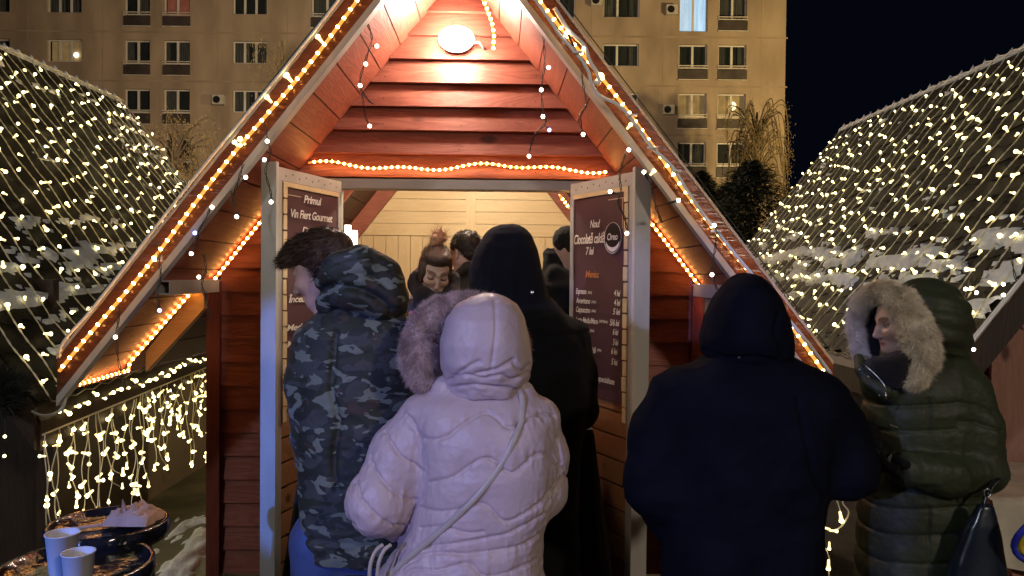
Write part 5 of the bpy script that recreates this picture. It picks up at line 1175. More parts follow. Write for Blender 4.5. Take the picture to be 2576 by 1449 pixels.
# ================================================================ woman in the pink coat
Y = 2.2
r5 = lambda x, y: (638.9 + 0.3844 * x, 894.5 + 0.3844 * y); r4 = lambda x, y: (638.9 + 0.41895 * x, 415.3 + 0.41895 * y)
hd = head_frame(P(1216, 872, 2.215), -160, 10, 0, 0.92)
skel = {'L': (P(1065, 1050, Y), P(955, 1270, Y - 0.02), P(1100, 1230, Y + 0.30), (0.3, 0, 0.9)), 'R': (P(1345, 1050, Y), P(1368, 1250, Y), P(1240, 1220, Y + 0.32), (-0.3, 0, 0.9)), 'fwd': (-0.2, 1, 0)}
pink = person('woman from behind in pale pink quilted coat with fur trimmed hood and crossbody strap', (P(1190, 1449, Y).x, Y + 0.02), P(1180, 1500, Y), 0.10, P(1210, 1015, Y), hd, skel, female=True, trousers=M['dark_trouser'])
s = Sdf((-0.62, Y - 0.34, 0.52), (0.32, Y + 0.5, 1.5), 0.0044)
s.loft(rows_px(Y, [(960, 1150, 1300, .075), (985, 1112, 1325, .095), (1005, 1060, 1362, .12), (1040, 1040, 1385, .15), (1100, 1045, 1398, .168), (1180, 1056, 1400, .172), (1260, 1052, 1392, .17), (1330, 1035, 1366, .165), (1390, 995, 1362, .175), (1449, 955, 1368, .19), (1560, 930, 1385, .205), (1660, 925, 1392, .21), (1690, 935, 1385, .20)]), 0.03)
s.chain([P(1070, 1058, Y), P(1015, 1140, Y), P(952, 1262, Y - 0.03)], [0.072, 0.084, 0.082], 0.035)
s.chain([P(952, 1262, Y - 0.03), P(1020, 1285, Y + 0.13), P(1100, 1240, Y + 0.27)], [0.085, 0.082, 0.050], 0.035)
s.chain([P(1352, 1060, Y), P(1368, 1150, Y), P(1362, 1235, Y + 0.02)], [0.060, 0.062, 0.062], 0.035)
s.chain([P(1362, 1235, Y + 0.02), P(1240, 1225, Y + 0.28)], [0.064, 0.048], 0.035)
s.cap(P(1130, 985, Y - 0.02), P(1305, 990, Y - 0.02), 0.045, 0.045, 0.03)
back = [[r5(*q) for q in l] for l in ([(1090, 540), (1200, 548), (1280, 520), (1380, 440), (1500, 375), (1580, 400), (1640, 460), (1700, 468), (1790, 420), (1900, 385), (1990, 400)],
    [(1150, 830), (1290, 800), (1400, 730), (1480, 680), (1540, 672), (1590, 700), (1620, 740), (1690, 765), (1760, 720), (1820, 660), (1890, 640), (1950, 670), (1990, 720), (2050, 745)],
    [(1080, 990), (1200, 1020), (1330, 1010), (1450, 968), (1530, 985), (1600, 1060), (1660, 1080), (1750, 1040), (1880, 950), (2010, 800)],
    [(1100, 1130), (1250, 1120), (1380, 1160), (1500, 1150)], [(1120, 1250), (1300, 1232), (1500, 1195), (1650, 1160), (1780, 1100), (1900, 1030)],
    [(1000, 1370), (1130, 1300), (1300, 1290), (1370, 1300), (1600, 1270), (1760, 1230), (1860, 1170)], [(950, 1480), (1050, 1400), (1200, 1405), (1400, 1360), (1500, 1440), (1650, 1420), (1850, 1330)],
    [(900, 1640), (1100, 1560), (1400, 1570), (1600, 1520), (1880, 1500)], [(900, 1800), (1200, 1720), (1500, 1740), (1900, 1660)], [(1330, 190), (1450, 175), (1600, 185), (1740, 215)])]
arms = [[r5(*q) for q in l] for l in ([(1010, 390), (1060, 460), (1100, 600), (1130, 800), (1110, 920), (1040, 1020), (1010, 1110)], [(860, 500), (890, 560), (960, 660), (1060, 720), (1130, 790)], [(760, 640), (775, 710), (820, 790), (900, 880), (1000, 940), (1100, 935)],
    [(640, 830), (680, 830), (685, 910), (740, 990), (820, 1060), (900, 1110), (1015, 1118)], [(590, 1020), (650, 1110), (740, 1200), (830, 1240)], [(920, 1240), (960, 1180), (1010, 1110)], [(1985, 540), (2010, 700), (1990, 800), (1890, 950)], [(1900, 1000), (1960, 900), (2030, 780)])]
bl_ = [sm2(l, 5) for l in back]; al_ = [sm2(l, 4) for l in arms]
def pinkdisp(v, n):
    px, py = proj(v); view = np.clip(-n[:, 1] * 2, 0, 1); db = np.min([polydist(px, py, l) for l in bl_], 0); da = np.min([polydist(px, py, l) for l in al_], 0)
    isarm = np.clip(1 - polydist(px, py, al_[0]) / 400, 0, 1) * 0 + (px < np.interp(py, [1000, 1050, 1130, 1200, 1250, 1300], [1030, 1050, 1068, 1075, 1065, 1030])) * (py < 1380)
    d = np.where(isarm > 0, da, np.minimum(db, da)); side = (1 - view)
    zr_ = np.abs(((v[:, 2] + 0.03 * np.sin(v[:, 0] * 9)) % 0.13) - 0.065) * 900
    d = d * view + np.where(view < 1, zr_, 0) * side
    puff = 0.0045 * (1 - np.exp(-(d / 30) ** 2)) - 0.0075 * np.exp(-(d / 4.0) ** 2)
    near = np.exp(-(d / 26) ** 2); w1 = wrinkle(v, (42, 42, 12), 7, 0.03); w2 = wrinkle(v, (10, 10, 22), 8, 0.04)
    low = np.clip((py - 1180) / 200, 0, 1)
    return puff + near * 0.0085 * w1 + 0.0060 * w2 * (0.30 + low) + 0.0016 * wrinkle(v, (26, 26, 50), 18, 0.03) + 0.004 * vn(v, 7, 3)
coat = cloth_mesh(s, 'coat', M['pink'], pink, pinkdisp)
s = Sdf((-0.30, 1.95, 1.28), (0.16, 2.45, 1.68), 0.0042)
s.loft(rows_px(2.19, [(739, 1222, 1240, .02), (745, 1190, 1268, .06), (765, 1150, 1300, .105), (800, 1122, 1318, .135), (860, 1106, 1331, .15), (910, 1108, 1337, .148), (950, 1122, 1330, .13), (975, 1128, 1312, .115), (990, 1130, 1310, .105)]), 0.02)
s.frame(Matrix.Identity(4)); s.ell(P(1175, 880, 2.34), (0.085, 0.16, 0.105), 0.03, 's')
hseam = sm2([r4(*q) for q in ((1395, 770), (1432, 800), (1448, 850), (1452, 1000), (1430, 1180), (1415, 1270))], 4); h2 = [sm2([r4(*q) for q in l], 4) for l in ([(1150, 1300), (1260, 1262), (1380, 1280), (1480, 1262), (1560, 1290), (1640, 1240)], [(1170, 1335), (1300, 1322), (1450, 1335), (1620, 1350)], [(1330, 1255), (1450, 1230), (1560, 1170)], [(1200, 1270), (1290, 1210), (1350, 1180)], [(1560, 1190), (1610, 1240), (1650, 1200)])]
def hooddisp(v, n):
    px, py = proj(v); view = np.clip(-n[:, 1] * 2, 0, 1); d1 = polydist(px, py, hseam); d2 = np.min([polydist(px, py, l) for l in h2], 0); low = np.clip((py - 900) / 60, 0, 1)
    return view * (-0.0045 * np.exp(-(d1 / 4) ** 2) - 0.008 * np.exp(-(d2 / 5) ** 2)) + 0.008 * low * wrinkle(v, (12, 12, 34), 4, 0.03) + (1 - low) * (0.005 * vn(v, 10, 5) + 0.004 * wrinkle(v, (16, 16, 9), 14, 0.05)) + 0.0035 * low * vn(v, 45, 2)
hood = cloth_mesh(s, 'hood', M['pink'], pink, hooddisp)
def ringpts(c, u, w_, ru, rw, n=40, a0=0, a1=360): return [c + u * ru * math.cos(R(a)) + w_ * rw * math.sin(R(a)) for a in np.linspace(a0, a1, n)]
def fur_ring(parent, c, u, w_, ru, rw, tube, m, count, length, seed, lo, hi, a0=0, a1=360, width=0.0007, droop=0.3, rad=None):
    s = Sdf(lo, hi, 0.006); rp = ringpts(c, u, w_, ru, rw, 36, a0, a1)
    for i, (a, b_) in enumerate(zip(rp, rp[1:])):
        t_ = tube if rad is None else tube * rad(i / 35); s.cap(a, b_, t_, t_ if rad is None else tube * rad((i + 1) / 35), 0.012)
    o = cloth_mesh(s, 'fur_trim', m, parent, lambda v, n: 0.007 * vn(v, 40, seed)); v, n = data_of(o); p, q = scatter(v, n, count, seed); cl_ = np.stack([vn(p, 26, 31), vn(p, 26, 32), vn(p, 26, 33)], 1) * 0.9; f = fur(o, 'fur', m, p, q, length, width, seed, droop, cl_, 0.4, 0.28, 0.8); return o
nn = Vector((-0.42, 0.90, -0.12)).normalized(); uu = Vector((0.90, 0.42, 0)).normalized(); ww = uu.cross(nn); ww = ww if ww.z > 0 else -ww
fur_ring(pink, P(1172, 886, 2.27), uu, ww, 0.145, 0.118, 0.043, M['pink_fur'], 60000, 0.017, 3, (-0.45, 1.95, 1.2), (0.2, 2.6, 1.72), a0=-55, a1=250, rad=lambda t: 0.85 + 0.35 * max(0, math.sin(min(1, t * 1.05) * math.pi)))
bv = bvh_of(coat)
st = strip(bv, [(1303, 985), (1312, 1010), (1308, 1060), (1290, 1110), (1255, 1175), (1210, 1235), (1150, 1300), (1090, 1352), (1035, 1400), (1000, 1432), (975, 1458), (950, 1490)], 0.0078, 0.003, 0.006)
st.build('shoulder_strap', M['strap'], pink, True)
# her handbag, dark with pale straps, at the left hip
bag = root('handbag', (P(930, 1500, 2.15).x, 2.15, 0.65), 'dark handbag with two pale arched handles at the pink coated womans left hip', 'bag')
s = Sdf((-0.58, 1.98, 0.50), (-0.26, 2.34, 0.86), 0.006); c = P(945, 1560, 2.13); s.loft([(0.52, c.x, 2.15, 0.13, 0.055), (0.60, c.x, 2.15, 0.135, 0.06), (0.72, c.x, 2.15, 0.12, 0.045), (0.80, c.x, 2.15, 0.105, 0.02)], 0.01, n=3.5)
cloth_mesh(s, 'bag_body', M['black_leather'], bag, lambda v, n: 0.002 * wrinkle(v, (20, 20, 20), 3))
for x0 in (928, 948): MB().tube(smoothpath([P(x0, 1475, 2.05), P(x0 + 4, 1420, 2.05), P(x0 + 18, 1385, 2.06), P(x0 + 36, 1370, 2.07)], 6), 0.0055, 8).build('handle', M['strap'], bag, True)
# ================================================================ young man in the camouflage jacket
Y = 2.5
hd = head_frame(P(815, 686, Y), -98, 20, 4, 0.97)
skel = {'L': (P(785, 860, Y), P(778, 1090, Y + 0.02), P(850, 1110, Y + 0.26), (0.3, 0, 0.9)), 'R': (P(1030, 860, Y), P(1040, 1080, Y + 0.04), P(960, 1110, Y + 0.28), (-0.3, 0, 0.9)), 'fwd': (-0.3, 1, 0)}
boy = person('bareheaded young man in camouflage jacket and blue jeans, looking down to the left', (P(880, 1449, Y).x, Y + 0.02), P(880, 1370, Y), 0.10, P(900, 820, Y), hd, skel, skin=SKP, facefine=True, trousers=M['denim'], shoes=M['black'])
s = Sdf((-0.86, Y - 0.30, 0.66), (-0.16, Y + 0.46, 1.82), 0.0062)
s.loft(rows_px(Y, [(745, 830, 985, .06), (775, 812, 1010, .09), (805, 778, 1050, .12), (840, 748, 1072, .14), (900, 738, 1078, .15), (1000, 745, 1070, .15), (1150, 752, 1062, .15), (1270, 757, 1060, .155), (1340, 764, 1056, .16), (1380, 772, 1052, .155), (1392, 778, 1048, .15)]), 0.03)
s.chain([P(792, 862, Y), P(775, 960, Y - 0.02), P(783, 1100, Y), P(795, 1150, Y + 0.07)], [0.070, 0.070, 0.066, 0.062], 0.02); s.cap(P(795, 1150, Y + 0.07), P(850, 1115, Y + 0.24), 0.062, 0.045, 0.02)
s.chain([P(1018, 862, Y), P(1035, 1085, Y + 0.03)], [0.072, 0.062], 0.02); s.cap(P(1035, 1085, Y + 0.03), P(960, 1112, Y + 0.26), 0.06, 0.045, 0.02)
sl_ = [sm2(l, 4) for l in ([(842, 835), (838, 900), (832, 980), (850, 1060), (838, 1150), (846, 1230)],)]; bot = [sm2(l, 3) for l in ([(755, 1352), (900, 1372), (1055, 1368)], [(850, 905), (1000, 880), (1070, 900)])]
def boydisp(v, n):
    px, py = proj(v); view = np.clip(-n[:, 1] * 2, 0, 1); d = np.min([polydist(px, py, l) for l in sl_], 0); d2 = np.min([polydist(px, py, l) for l in bot], 0); low = np.clip((py - 850) / 200, 0.25, 1)
    return view * (-0.016 * np.exp(-(d / 9) ** 2) - 0.004 * np.exp(-(d2 / 5) ** 2)) + low * 0.010 * wrinkle(v, (7, 7, 20), 9, 0.05) + 0.004 * vn(v, 14, 4)
coat = cloth_mesh(s, 'jacket', M['camo'], boy, boydisp)
s = Sdf((-0.74, Y - 0.34, 1.42), (-0.26, Y + 0.28, 1.80), 0.005)
zt = lambda x, y, Yq=Y: P(x, y, Yq)
s.chain([zt(828, 700, Y - 0.10), zt(856, 680, Y - 0.13), zt(905, 672, Y - 0.12), zt(960, 695, Y - 0.08), zt(990, 740, Y - 0.02)], [0.036, 0.052, 0.062, 0.058, 0.045], 0.03)
s.chain([zt(840, 740, Y - 0.07), zt(900, 735, Y - 0.13), zt(965, 748, Y - 0.10), zt(985, 775, Y - 0.03)], [0.045, 0.050, 0.058, 0.045], 0.045)
s.chain([zt(822, 715, Y - 0.08), zt(822, 765, Y - 0.06), zt(830, 790, Y - 0.02)], [0.032, 0.030, 0.03], 0.02)
hl1 = sm2([(800, 735), (840, 722), (900, 725), (950, 750), (985, 785)], 4); hl2 = sm2([(820, 672), (870, 652), (930, 645), (980, 672)], 4); hl3 = sm2([(860, 700), (920, 690), (975, 720)], 4)
def bh(v, n):
    px, py = proj(v); return -0.022 * np.exp(-(polydist(px, py, hl1) / 11) ** 2) - 0.005 * np.exp(-(polydist(px, py, hl2) / 5) ** 2) - 0.006 * np.exp(-(polydist(px, py, hl3) / 7) ** 2) + 0.006 * wrinkle(v, (14, 14, 26), 12, 0.04)
cloth_mesh(s, 'hood', M['camo'], boy, bh)
def hair_cap(parent, m, head, fn, count=0, length=0.03, seed=1, width=0.0011, droop=0.1, flow=None, mask=None, name='hair', disp=0.004, fine=0.0045, nz=60, jit=0.2, nw=0.3):
    c = head @ Vector((0, 0, 0)); s = Sdf((c.x - 0.17, c.y - 0.17, c.z - 0.19), (c.x + 0.17, c.y + 0.17, c.z + 0.23), fine); s.frame(head); fn(s); s.frame(Matrix.Identity(4))
    o = cloth_mesh(s, name, m, parent, lambda v, n: disp * vn(v, nz, seed), 1)
    if count:
        v, n = data_of(o); mk = mask(v, n, head) if mask else None; p, q = scatter(v, n, count, seed, mk); fl = None if flow is None else np.array((head.to_3x3() @ Vector(flow))[:]); fur(o, 'strands', m, p, q, length, width, seed, droop, fl, 0.4, jit, nw)
    return o
def boyhair(s):
    s.ell((0, 0.020, 0.060), (0.084, 0.103, 0.083), 0.01); s.ell((0, -0.045, 0.088), (0.062, 0.055, 0.045), 0.03); s.ell((0, 0.075, -0.005), (0.060, 0.036, 0.060), 0.03)
    s.cap((-0.05, -0.085, 0.075), (0.05, -0.085, 0.075), 0.022, 0.022, 0.03)
    for q in (-1, 1): s.ell((q * 0.066, 0.012, 0.020), (0.016, 0.024, 0.030), 0.02)
    s.ell((0, -0.107, 0.008), (0.088, 0.088, 0.062), 0.010, 's'); s.ell((0, -0.06, -0.06), (0.092, 0.075, 0.07), 0.015, 's')
hair_cap(boy, M['hair_brown'], hd, boyhair, 16000, 0.024, 4, 0.0008, 0.10, (0, -0.55, 0.0), jit=0.13, nw=0.16, mask=lambda v, n, hm: ((lambda q: (q[:, 2] > 0.060) | (q[:, 1] > 0.0))(v @ np.array(hm.inverted())[:3, :3].T + np.array(hm.inverted())[:3, 3])))
MB().lathe([(0.0, 0), (0.004, 0)], tuple(P(0, 0, 1)), 6)
# ================================================================ man in black hooded coat, centre
Y = 2.9
hd = head_frame(P(1280, 690, Y + 0.04), -170, 10, 0, 1.0)
skel = {'L': (P(1200, 830, Y), P(1190, 1000, Y + 0.02), P(1240, 1020, Y + 0.24), (0.3, 0, 0.9)), 'R': (P(1430, 840, Y), P(1450, 1020, Y + 0.02), P(1370, 1040, Y + 0.26), (-0.3, 0, 0.9)), 'fwd': (0, 1, 0)}
man = person('tall person from behind in a plain black hooded coat, standing at the hut doorway', (P(1320, 1449, Y).x, Y), P(1320, 1290, Y), 0.11, P(1315, 800, Y), hd, skel, trousers=M['dark_trouser'])
s = Sdf((-0.30, Y - 0.30, 0.48), (0.42, Y + 0.46, 1.66), 0.0075)
s.loft(rows_px(Y, [(735, 1215, 1372, .09), (765, 1192, 1400, .12), (800, 1176, 1435, .15), (840, 1166, 1462, .165), (900, 1160, 1484, .17), (980, 1160, 1488, .17), (1060, 1166, 1474, .17), (1150, 1172, 1458, .17), (1300, 1172, 1452, .18), (1449, 1168, 1458, .19), (1470, 1168, 1460, .19)]), 0.03)
s.chain([P(1440, 850, Y), P(1448, 940, Y), P(1455, 1030, Y + 0.02)], [0.068, 0.07, 0.066], 0.03); s.cap(P(1455, 1030, Y + 0.02), P(1370, 1040, Y + 0.25), 0.066, 0.048, 0.03); s.cap(P(1190, 1000, Y + 0.02), P(1240, 1020, Y + 0.23), 0.066, 0.048, 0.03)
coat = cloth_mesh(s, 'coat', M['black_wool'], man, lambda v, n: 0.015 * wrinkle(v, (8, 8, 12), 21, 0.06) - 0.006 * np.exp(-((v[:, 2] - 1.435) / 0.006) ** 2))
s = Sdf((-0.22, Y - 0.26, 1.50), (0.20, Y + 0.26, 1.88), 0.0055)
s.loft(rows_px(Y, [(566, 1262, 1295, .03), (573, 1240, 1318, .07), (592, 1222, 1336, .11), (625, 1202, 1350, .14), (680, 1181, 1364, .155), (715, 1180, 1373, .15), (750, 1196, 1382, .13), (775, 1205, 1392, .12)]), 0.02, n=2.1)
s.ell(P(1262, 690, Y + 0.16), (0.08, 0.10, 0.11), 0.03, 's')
hd_o = cloth_mesh(s, 'hood', M['black_wool'], man, lambda v, n: 0.012 * wrinkle(v, (10, 10, 6), 31, 0.05)); p = onto(bvh_of(hd_o), 1338, 736, 0.002)
MB().ball(p, (0.0085, 0.004, 0.0085), 12, 6).build('snap_button', M['metal'], man, True)
# ================================================================ man in navy hooded coat, right
Y = 2.3
hd = head_frame(P(1880, 800, Y + 0.03), -178, 5, 0, 1.0)
skel = {'L': (P(1690, 990, Y), P(1648, 1225, Y), P(1760, 1240, Y + 0.28), (0.3, 0, 0.9)), 'R': (P(2065, 1000, Y), P(2138, 1185, Y), P(2050, 1200, Y + 0.30), (-0.3, 0, 0.9)), 'fwd': (0, 1, 0)}
nav = person('broad person from behind in navy hooded coat, elbows out, right of the door', (P(1865, 1449, Y).x, Y), P(1865, 1420, Y), 0.11, P(1878, 960, Y), hd, skel, trousers=M['dark_trouser'])
s = Sdf((0.28, Y - 0.32, 0.45), (1.14, Y + 0.50, 1.50), 0.0072)
s.loft(rows_px(Y, [(880, 1800, 1965, .10), (905, 1765, 2000, .12), (930, 1712, 2058, .14), (965, 1675, 2090, .16), (1010, 1655, 2108, .175), (1100, 1655, 2095, .18), (1200, 1664, 2078, .18), (1300, 1668, 2066, .18), (1449, 1666, 2064, .19), (1600, 1655, 2072, .20), (1650, 1655, 2072, .20)]), 0.03)
s.chain([P(1702, 1000, Y), P(1660, 1100, Y), P(1650, 1215, Y - 0.02), P(1680, 1275, Y + 0.08)], [0.082, 0.083, 0.086, 0.078], 0.05); s.cap(P(1680, 1275, Y + 0.08), P(1760, 1245, Y + 0.27), 0.078, 0.05, 0.03)
s.chain([P(2058, 1008, Y), P(2098, 1090, Y), P(2132, 1180, Y - 0.02)], [0.082, 0.084, 0.086], 0.05); s.cap(P(2132, 1180, Y - 0.02), P(2050, 1205, Y + 0.28), 0.084, 0.05, 0.03)
cloth_mesh(s, 'coat', M['navy_wool'], nav, lambda v, n: 0.014 * wrinkle(v, (7, 7, 13), 41, 0.06) - 0.010 * np.exp(-(polydist(*proj(v), [(2010, 1000), (2022, 1090), (2050, 1200), (2075, 1250)]) / 7) ** 2) * (n[:, 1] < 0))
s = Sdf((0.50, Y - 0.26, 1.34), (0.90, Y + 0.28, 1.72), 0.0052)
s.loft(rows_px(Y, [(687, 1862, 1888, .02), (693, 1845, 1910, .06), (715, 1822, 1932, .10), (750, 1798, 1952, .13), (800, 1778, 1974, .145), (850, 1765, 1988, .15), (885, 1766, 1992, .14), (905, 1778, 1985, .125), (925, 1800, 1975, .11)]), 0.02, n=2.1)
s.ell(P(1880, 810, Y + 0.18), (0.085, 0.11, 0.11), 0.03, 's')
nh = [sm2(l, 4) for l in ([(1772, 880), (1830, 902), (1900, 898), (1950, 908)], [(1960, 790), (1950, 840), (1975, 890)])]
nho = cloth_mesh(s, 'hood', M['navy_wool'], nav, lambda v, n: 0.011 * wrinkle(v, (9, 9, 8), 51, 0.05) - 0.008 * np.exp(-(np.min([polydist(*proj(v), l) for l in nh], 0) / 6) ** 2) * (n[:, 1] < 0)); p = onto(bvh_of(nho), 1860, 899, 0.001)
if p is not None:
    MB().ball(p, (0.0055, 0.003, 0.0055), 10, 5).build('snap_button', M['black_metal'], nav, True)
# ================================================================ woman in green parka with cream fur hood
Y = 2.7
hd = head_frame(P(2276, 815, Y - 0.04), -88, 8, 0, 0.92)
skel = {'L': (P(2440, 990, Y - 0.06), P(2472, 1190, Y - 0.08), P(2285, 1180, Y - 0.16), (0, 0.2, 1)), 'R': (P(2240, 985, Y + 0.10), P(2215, 1190, Y + 0.12), P(2205, 1120, Y - 0.06), (-1, 0, 0.1)), 'fwd': (-1, -0.2, 0)}
grn = person('woman in dark green quilted parka with big cream fur hood, in profile facing left', (P(2320, 1449, Y).x, Y), P(2320, 1330, Y), 0.10, P(2330, 945, Y), hd, skel, skin=SK, female=True, facefine=True, opened=True, trousers=M['dark_trouser'])
s = Sdf((1.14, Y - 0.34, 0.50), (1.80, Y + 0.34, 1.46), 0.0058)
s.loft(rows_px(Y, [(885, 2250, 2410, .07), (905, 2225, 2432, .10), (935, 2200, 2448, .125), (980, 2188, 2462, .15), (1060, 2180, 2468, .16), (1150, 2178, 2462, .16), (1250, 2174, 2452, .16), (1350, 2170, 2458, .17), (1449, 2166, 2472, .18), (1482, 2166, 2474, .18)]), 0.03)
s.chain([P(2436, 985, Y - 0.06), P(2462, 1080, Y - 0.08), P(2472, 1185, Y - 0.10)], [0.066, 0.068, 0.070], 0.03); s.chain([P(2472, 1185, Y - 0.10), P(2380, 1195, Y - 0.15), P(2285, 1180, Y - 0.17)], [0.070, 0.068, 0.056], 0.018)
s.cap(P(2240, 990, Y + 0.10), P(2215, 1190, Y + 0.12), 0.06, 0.06, 0.03); s.cap(P(2215, 1190, Y + 0.12), P(2208, 1140, Y - 0.04), 0.058, 0.042, 0.03)
s.chain([P(2185, 940, Y - 0.05), P(2200, 975, Y - 0.08), P(2235, 985, Y - 0.10)], [0.028, 0.03, 0.03], 0.03)
zlev = [P(2320, q, Y).z for q in (1005, 1065, 1130, 1250, 1312, 1378, 1440)]
def grndisp(v, n):
    px, py = proj(v); arm = (py > 1090) * (py < 1270) * (v[:, 1] < Y - 0.10) * (px > 2270)
    zz = v[:, 2] + 0.012 * np.sin(v[:, 0] * 11 + 1) + 0.004 * vn(v, 9, 1); d = np.min([np.abs(zz - q) for q in zlev], 0)
    arml = [(2300, 1130), (2300, 1230)], [(2345, 1130), (2350, 1250)], [(2395, 1128), (2402, 1260)], [(2430, 1130), (2450, 1260)]
    da = np.min([polydist(px, py, l) for l in arml], 0) / 720 * 1.2; arms2 = (px > 2405) * (v[:, 1] < Y - 0.08) * (py < 1150)
    ds = np.min([polydist(px, py, l) for l in ([(2400, 1010), (2455, 1020), (2500, 1040)], [(2395, 1060), (2450, 1062), (2520, 1085)], [(2390, 1100), (2440, 1110), (2520, 1150)])], 0) / 720
    dd = np.where(arm, da, np.where(arms2, ds, d)); zi = np.exp(-((px - 2335) / 5) ** 2) * (n[:, 1] < 0) * (py > 1000) * (1 - arm) * 0.006
    return 0.005 * (1 - np.exp(-(dd / 0.022) ** 2)) * (1 - 0.6 * arm) - 0.007 * np.exp(-(dd / 0.0045) ** 2) * (1 - 0.8 * arm) + 0.007 * arm * wrinkle(v, (26, 26, 9), 17, 0.04) + np.exp(-(dd / 0.02) ** 2) * 0.0035 * wrinkle(v, (30, 30, 8), 7, 0.03) + 0.007 * wrinkle(v, (10, 10, 16), 5) - zi
cloth_mesh(s, 'parka', M['green_nylon'], grn, grndisp)
s = Sdf((1.20, Y - 0.26, 1.28), (1.66, Y + 0.26, 1.70), 0.0052)
s.ell(P(2328, 812, Y + 0.0), (0.142, 0.145, 0.150), 0.0); s.cap(P(2360, 860, Y), P(2372, 915, Y), 0.09, 0.085, 0.04)
s.frame(Matrix.Identity(4)); s.ell(P(2240, 825, Y - 0.06), (0.125, 0.105, 0.125), 0.02, 's')
zl2 = [P(2330, q, Y).z for q in (742, 782, 826, 872, 896)]
cloth_mesh(s, 'hood', M['green_nylon'], grn, lambda v, n: 0.008 * (1 - np.exp(-(np.min([np.abs(v[:, 2] + 0.18 * (v[:, 0] - 1.45) + 0.01 * np.sin(v[:, 1] * 9) - q) for q in zl2], 0) / 0.016) ** 2)) + 0.003 * wrinkle(v, (12, 12, 30), 3))
dirf = Vector((-0.74, -0.66, -0.05)).normalized(); uu = Vector((0.66, -0.74, -0.22)).normalized(); ww = uu.cross(dirf); ww = ww if ww.z > 0 else -ww
s = Sdf((1.10, Y - 0.2, 1.25), (1.50, Y + 0.26, 1.66), 0.007); s.chain([P(2190, 890, Y + 0.10), P(2186, 830, Y + 0.11), P(2200, 775, Y + 0.09), P(2245, 755, Y + 0.04)], [0.030, 0.034, 0.034, 0.028], 0.02); s.cap(P(2215, 840, Y + 0.13), P(2260, 830, Y + 0.12), 0.05, 0.06, 0.03); cloth_mesh(s, 'hood_lining', M['scarf'], grn)
tp = smoothpath([P(2172, 905, Y + 0.06), P(2158, 870, Y + 0.07), P(2152, 800, Y + 0.07), P(2172, 752, Y + 0.03), P(2222, 733, Y - 0.04), P(2275, 765, Y - 0.10), P(2306, 830, Y - 0.14), P(2318, 895, Y - 0.15), P(2296, 950, Y - 0.14)], 4)
s = Sdf((1.05, Y - 0.32, 1.15), (1.60, Y + 0.22, 1.72), 0.006); rad_ = np.interp(np.linspace(0, 1, len(tp)), [0, 0.35, 0.5, 0.8, 1.0], [0.014, 0.020, 0.030, 0.046, 0.034])
s.chain(tp, list(rad_), 0.012); o = cloth_mesh(s, 'fur_trim', M['cream_fur'], grn, lambda v, n: 0.006 * vn(v, 40, 5)); v, n = data_of(o); p, q = scatter(v, n, 60000, 5)
fur(o, 'fur', M['cream_fur'], p, q, 0.018, 0.0007, 5, 0.3, np.stack([vn(p, 26, 31), vn(p, 26, 32), vn(p, 26, 33)], 1) * 0.9, 0.4, 0.28, 0.8)
s = Sdf((1.14, Y - 0.25, 1.24), (1.50, Y + 0.2, 1.50), 0.006)
s.chain([P(2190, 925, Y - 0.06), P(2215, 924, Y - 0.12), P(2265, 918, Y - 0.13), P(2300, 915, Y - 0.08)], [0.028, 0.032, 0.040, 0.045], 0.03); s.chain([P(2200, 935, Y - 0.06), P(2250, 945, Y - 0.12), P(2285, 935, Y - 0.1)], [0.03, 0.040, 0.04], 0.03)
s.ell(P(2290, 905, Y - 0.0), (0.07, 0.07, 0.04), 0.03)
cloth_mesh(s, 'scarf', M['scarf'], grn, lambda v, n: 0.006 * wrinkle(v, (14, 14, 30), 5))
s = Sdf((1.12, Y - 0.25, 1.24), (1.36, Y + 0.14, 1.45), 0.005); s.chain([P(2160, 902, Y - 0.03), P(2168, 930, Y - 0.07), P(2190, 965, Y - 0.1), P(2225, 985, Y - 0.13)], [0.018, 0.020, 0.022, 0.025], 0.02); cloth_mesh(s, 'collar', M['green_nylon'], grn)
bz = MB(); bz.tube(smoothpath([P(2160, 908, Y - 0.10), P(2180, 922, Y - 0.125), P(2205, 945, Y - 0.15), P(2222, 965, Y - 0.17), P(2230, 985, Y - 0.175)], 5), 0.0022, 5); bz.tube([P(2230, 985, Y - 0.18), P(2228, 1003, Y - 0.185)], 0.004, 6); bz.build('zip', M['metal'], grn, True)
for x, y in ((2162, 930), (2186, 949), (2212, 995)): MB().ball(P(x, y, Y - 0.15), (0.0045, 0.003, 0.0045), 8, 5).build('snap_button', M['metal'], grn, True)
for k, (w0, dd_, n_, sd_) in enumerate(((skel['L'][2], skel['L'][2] - skel['L'][1], skel['L'][3], 1), (skel['R'][2], skel['R'][2] - skel['R'][1], skel['R'][3], -1))):
    s = Sdf([w0[i] - 0.22 for i in range(3)], [w0[i] + 0.22 for i in range(3)], 0.005)
    add_hand(s, w0, dd_, n_, sd_); s.cap(w0 - Vector(dd_).normalized() * 0.03, w0 + Vector(dd_).normalized() * 0.01, 0.032, 0.030, 0.01); s.F -= 0.0045
    cloth_mesh(s, 'glove', M['black_wool'], grn, None, 0)
b = MB(); q = P(2237, 1155, Y - 0.225); b.tube([q + Vector((0.006, 0, 0.016)), q + Vector((-0.004, 0, 0.0)), q + Vector((-0.009, 0, -0.012)), q + Vector((-0.002, 0, -0.011)), q + Vector((0.004, 0, 0.002)), q + Vector((0.008, 0, 0.016))], 0.0016, 5); b.build('zip_pull', M['metal'], grn)
b = MB(); q = P(2240, 1068, Y - 0.17); b.tube([q, q + Vector((0.025, 0, -0.008))], 0.003, 6); b.build('cord_end', M['metal'], grn)
